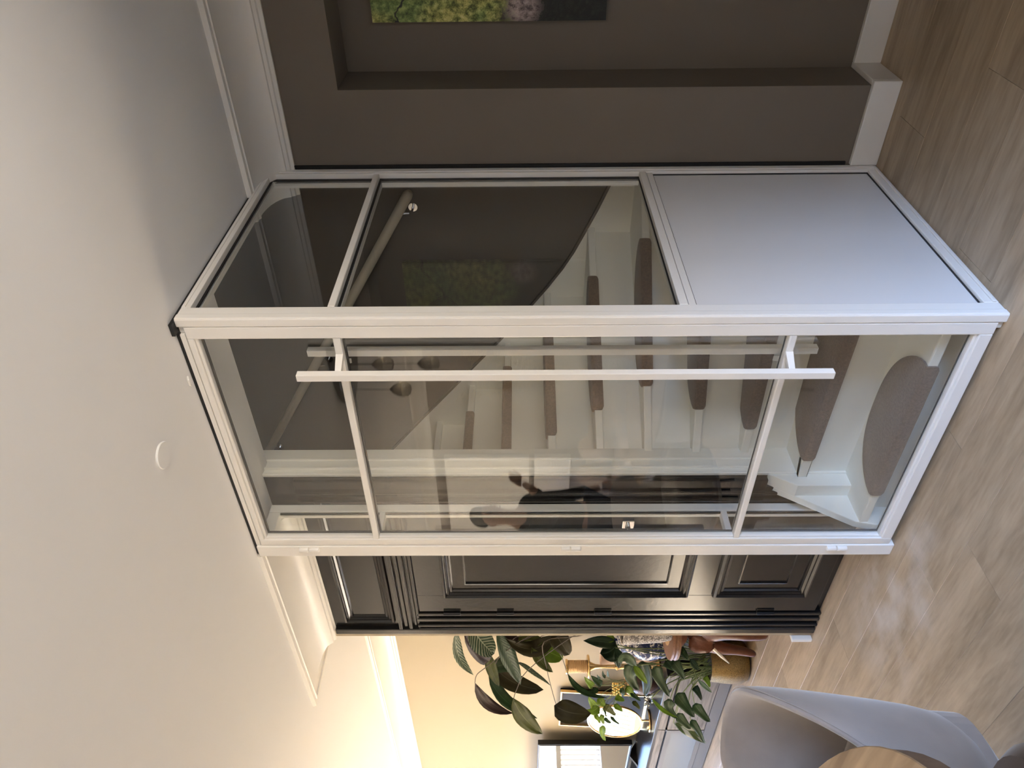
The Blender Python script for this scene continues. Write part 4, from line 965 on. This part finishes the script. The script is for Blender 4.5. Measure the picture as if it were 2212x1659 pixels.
# fingers of the raised and of the hanging hand
def hand(base, d, side, nm, parent):
    d = Vector(d).normalized(); side = Vector(side).normalized(); n2 = d.cross(side)
    V, E2, R2, roots = [], [], [], []
    for i, (off, ln) in enumerate(((-.030, .070), (-.010, .080), (.010, .076), (.030, .060))):
        b0 = Vector(base)+side*off; k = len(V)
        V += [b0, b0+d*.045, b0+d*(.045+ln*.5)+n2*.014, b0+d*(.045+ln*.8)+n2*.038]; E2 += [(k, k+1), (k+1, k+2), (k+2, k+3)]; R2 += [.011, .010, .0088, .0075]; roots.append(k)
    k = len(V); b0 = Vector(base)-side*.032
    V += [b0, b0-side*.025+d*.03, b0-side*.034+d*.07+n2*.015]; E2 += [(k, k+1), (k+1, k+2)]; R2 += [.013, .0115, .009]; roots.append(k)
    return skin(nm, V, E2, R2, M_skin, parent, 1, tuple(roots))
hand((px0+.165, py0-.60, 1.51), (0, -.55, .83), (.3, 1, 0), 'fingers', pe)
hand((px0-.25, py0-.095, .87), (0, -.15, -1), (0, 1, 0), 'fingers', pe)
# clothing
top_v = [body[i] for i in (0, 1, 2, 3, 15, 16, 17, 19, 20, 21)]
skin('sweater', [top_v[0]]+top_v[1:], [(0, 1), (1, 2), (2, 3), (3, 4), (4, 5), (5, 6), (3, 7), (7, 8), (8, 9)], [(.18, .13), (.17, .12), (.195, .135), (.12, .095), .078, .062, .046, .078, .062, .046], M_cloth, pe)
leg_v = [(px0, py0, 1.0)]+[body[i] for i in (7, 8, 9, 11, 12, 13)]
skin('trousers', leg_v, [(0, 1), (1, 2), (2, 3), (0, 4), (4, 5), (5, 6)], [(.175, .125), .105, .078, .062, .105, .078, .062], M_trouser, pe)
skin('hair', [(px0, py0+.005, 1.74), (px0, py0-.02, 1.82), (px0, py0-.06, 1.855), (px0, py0-.10, 1.845)], [(0, 1), (1, 2), (2, 3)], [.075, .09, .085, .06], M_hair, pe)
hc = Vector((px0, py0-.05, 1.735))
MB().add([hc+Vector(q) for q in ((-.012, -.085, .02), (.012, -.085, .02), (.014, -.11, -.025), (-.014, -.11, -.025), (0, -.08, -.03))], [(0, 1, 2, 3), (3, 2, 4), (0, 3, 4), (1, 4, 2)]).build('nose', M_skin, pe, smooth=True)
for s in (-1, 1):
    MB().lathe([(.001, -.009), (.008, -.006), (.011, 0), (.008, .006), (.001, .009)], hc+Vector((s*.032, -.078, .012)), 10).build('eye', M_gasket, pe, smooth=True)
    MB().lathe([(.001, -.008), (.020, -.006), (.024, 0), (.001, .006)], hc+Vector((s*.084, .01, -.002)), 12, 'x', 1, 1.4).build('ear', M_skin, pe, smooth=True)
MB().tube([hc+Vector((-.024, -.080, -.058)), hc+Vector((0, -.088, -.058)), hc+Vector((.024, -.080, -.058))], [.004, .006, .004], 8).build('mouth', mat('lips', (.35, .14, .12), .5), pe, smooth=True)

# sofa on the opposite wall
sf = empty('sofa', (-1.45, 5.9, 0), 'long beige sofa along the opposite wall, mirrored in the glass door', 'sofa')
MB().box(-1.90, -1.05, 4.75, 7.1, .06, .42).build('base', M_sofa, sf, bevel=.05, seg=4)
MB().box(-1.92, -1.68, 4.75, 7.1, .40, .80).build('backrest', M_sofa, sf, bevel=.08, seg=4)
for y in (4.98, 6.05): MB().box(-1.70, -1.03, y, y+1.0, .40, .54).build('seat_cushion', M_sofa, sf, bevel=.05, seg=4)
for y in (4.72, 7.0): MB().box(-1.88, -1.06, y, y+.2, .06, .62).build('armrest', M_sofa, sf, bevel=.07, seg=4)
for i, (y, cname) in enumerate(((5.35, 'right'), (5.75, 'middle'), (6.15, 'left'))):
    cu = MB().add([(x*.5, yy*.5, z*.5) for x in (-1, 1) for yy in (-1, 1) for z in (-1, 1)], [(0, 1, 3, 2), (4, 6, 7, 5), (0, 4, 5, 1), (2, 3, 7, 6), (0, 2, 6, 4), (1, 5, 7, 3)])
    o = cu.build('cushion', M_sofa); o.scale = (.14, .42, .42); o.location = (-1.52, y, .755); o.rotation_euler = (0, -.25, 0)
    s_ = o.modifiers.new('sub', 'SUBSURF'); s_.levels = s_.render_levels = 3
    tag(o, 'beige cushion standing %s of three on the mirrored sofa' % cname, 'cushion', 'cushions on the sofa')
# plaster relief pictures
def relief(y0, y1, z0, z1, lab):
    rr_ = random.Random(y0+z0); ny, nz = 60, 44; vs = []
    for a in range(ny+1):
        for b_ in range(nz+1):
            y, z = y0+(y1-y0)*a/ny, z0+(z1-z0)*b_/nz
            h = .006*math.sin(17*y+6*math.sin(7*z))+.006*math.sin(23*z+5*math.sin(9*y))+.006*rr_.random()
            vs.append((X_OPP+.045+h, y, z))
    fs = [(a*(nz+1)+b_, (a+1)*(nz+1)+b_, (a+1)*(nz+1)+b_+1, a*(nz+1)+b_+1) for a in range(ny) for b_ in range(nz)]
    b_ = MB().add(vs, fs); b_.box(X_OPP+.001, X_OPP+.042, y0, y1, z0, z1)
    tag(b_.build('relief_picture', M_stoneart), lab, 'picture', 'white plaster relief pictures')
relief(5.84, 7.25, 1.42, 2.36, 'large white plaster relief picture, upper one mirrored in the glass door')
relief(5.84, 6.80, .96, 1.36, 'small white plaster relief picture, lower one mirrored in the glass door')
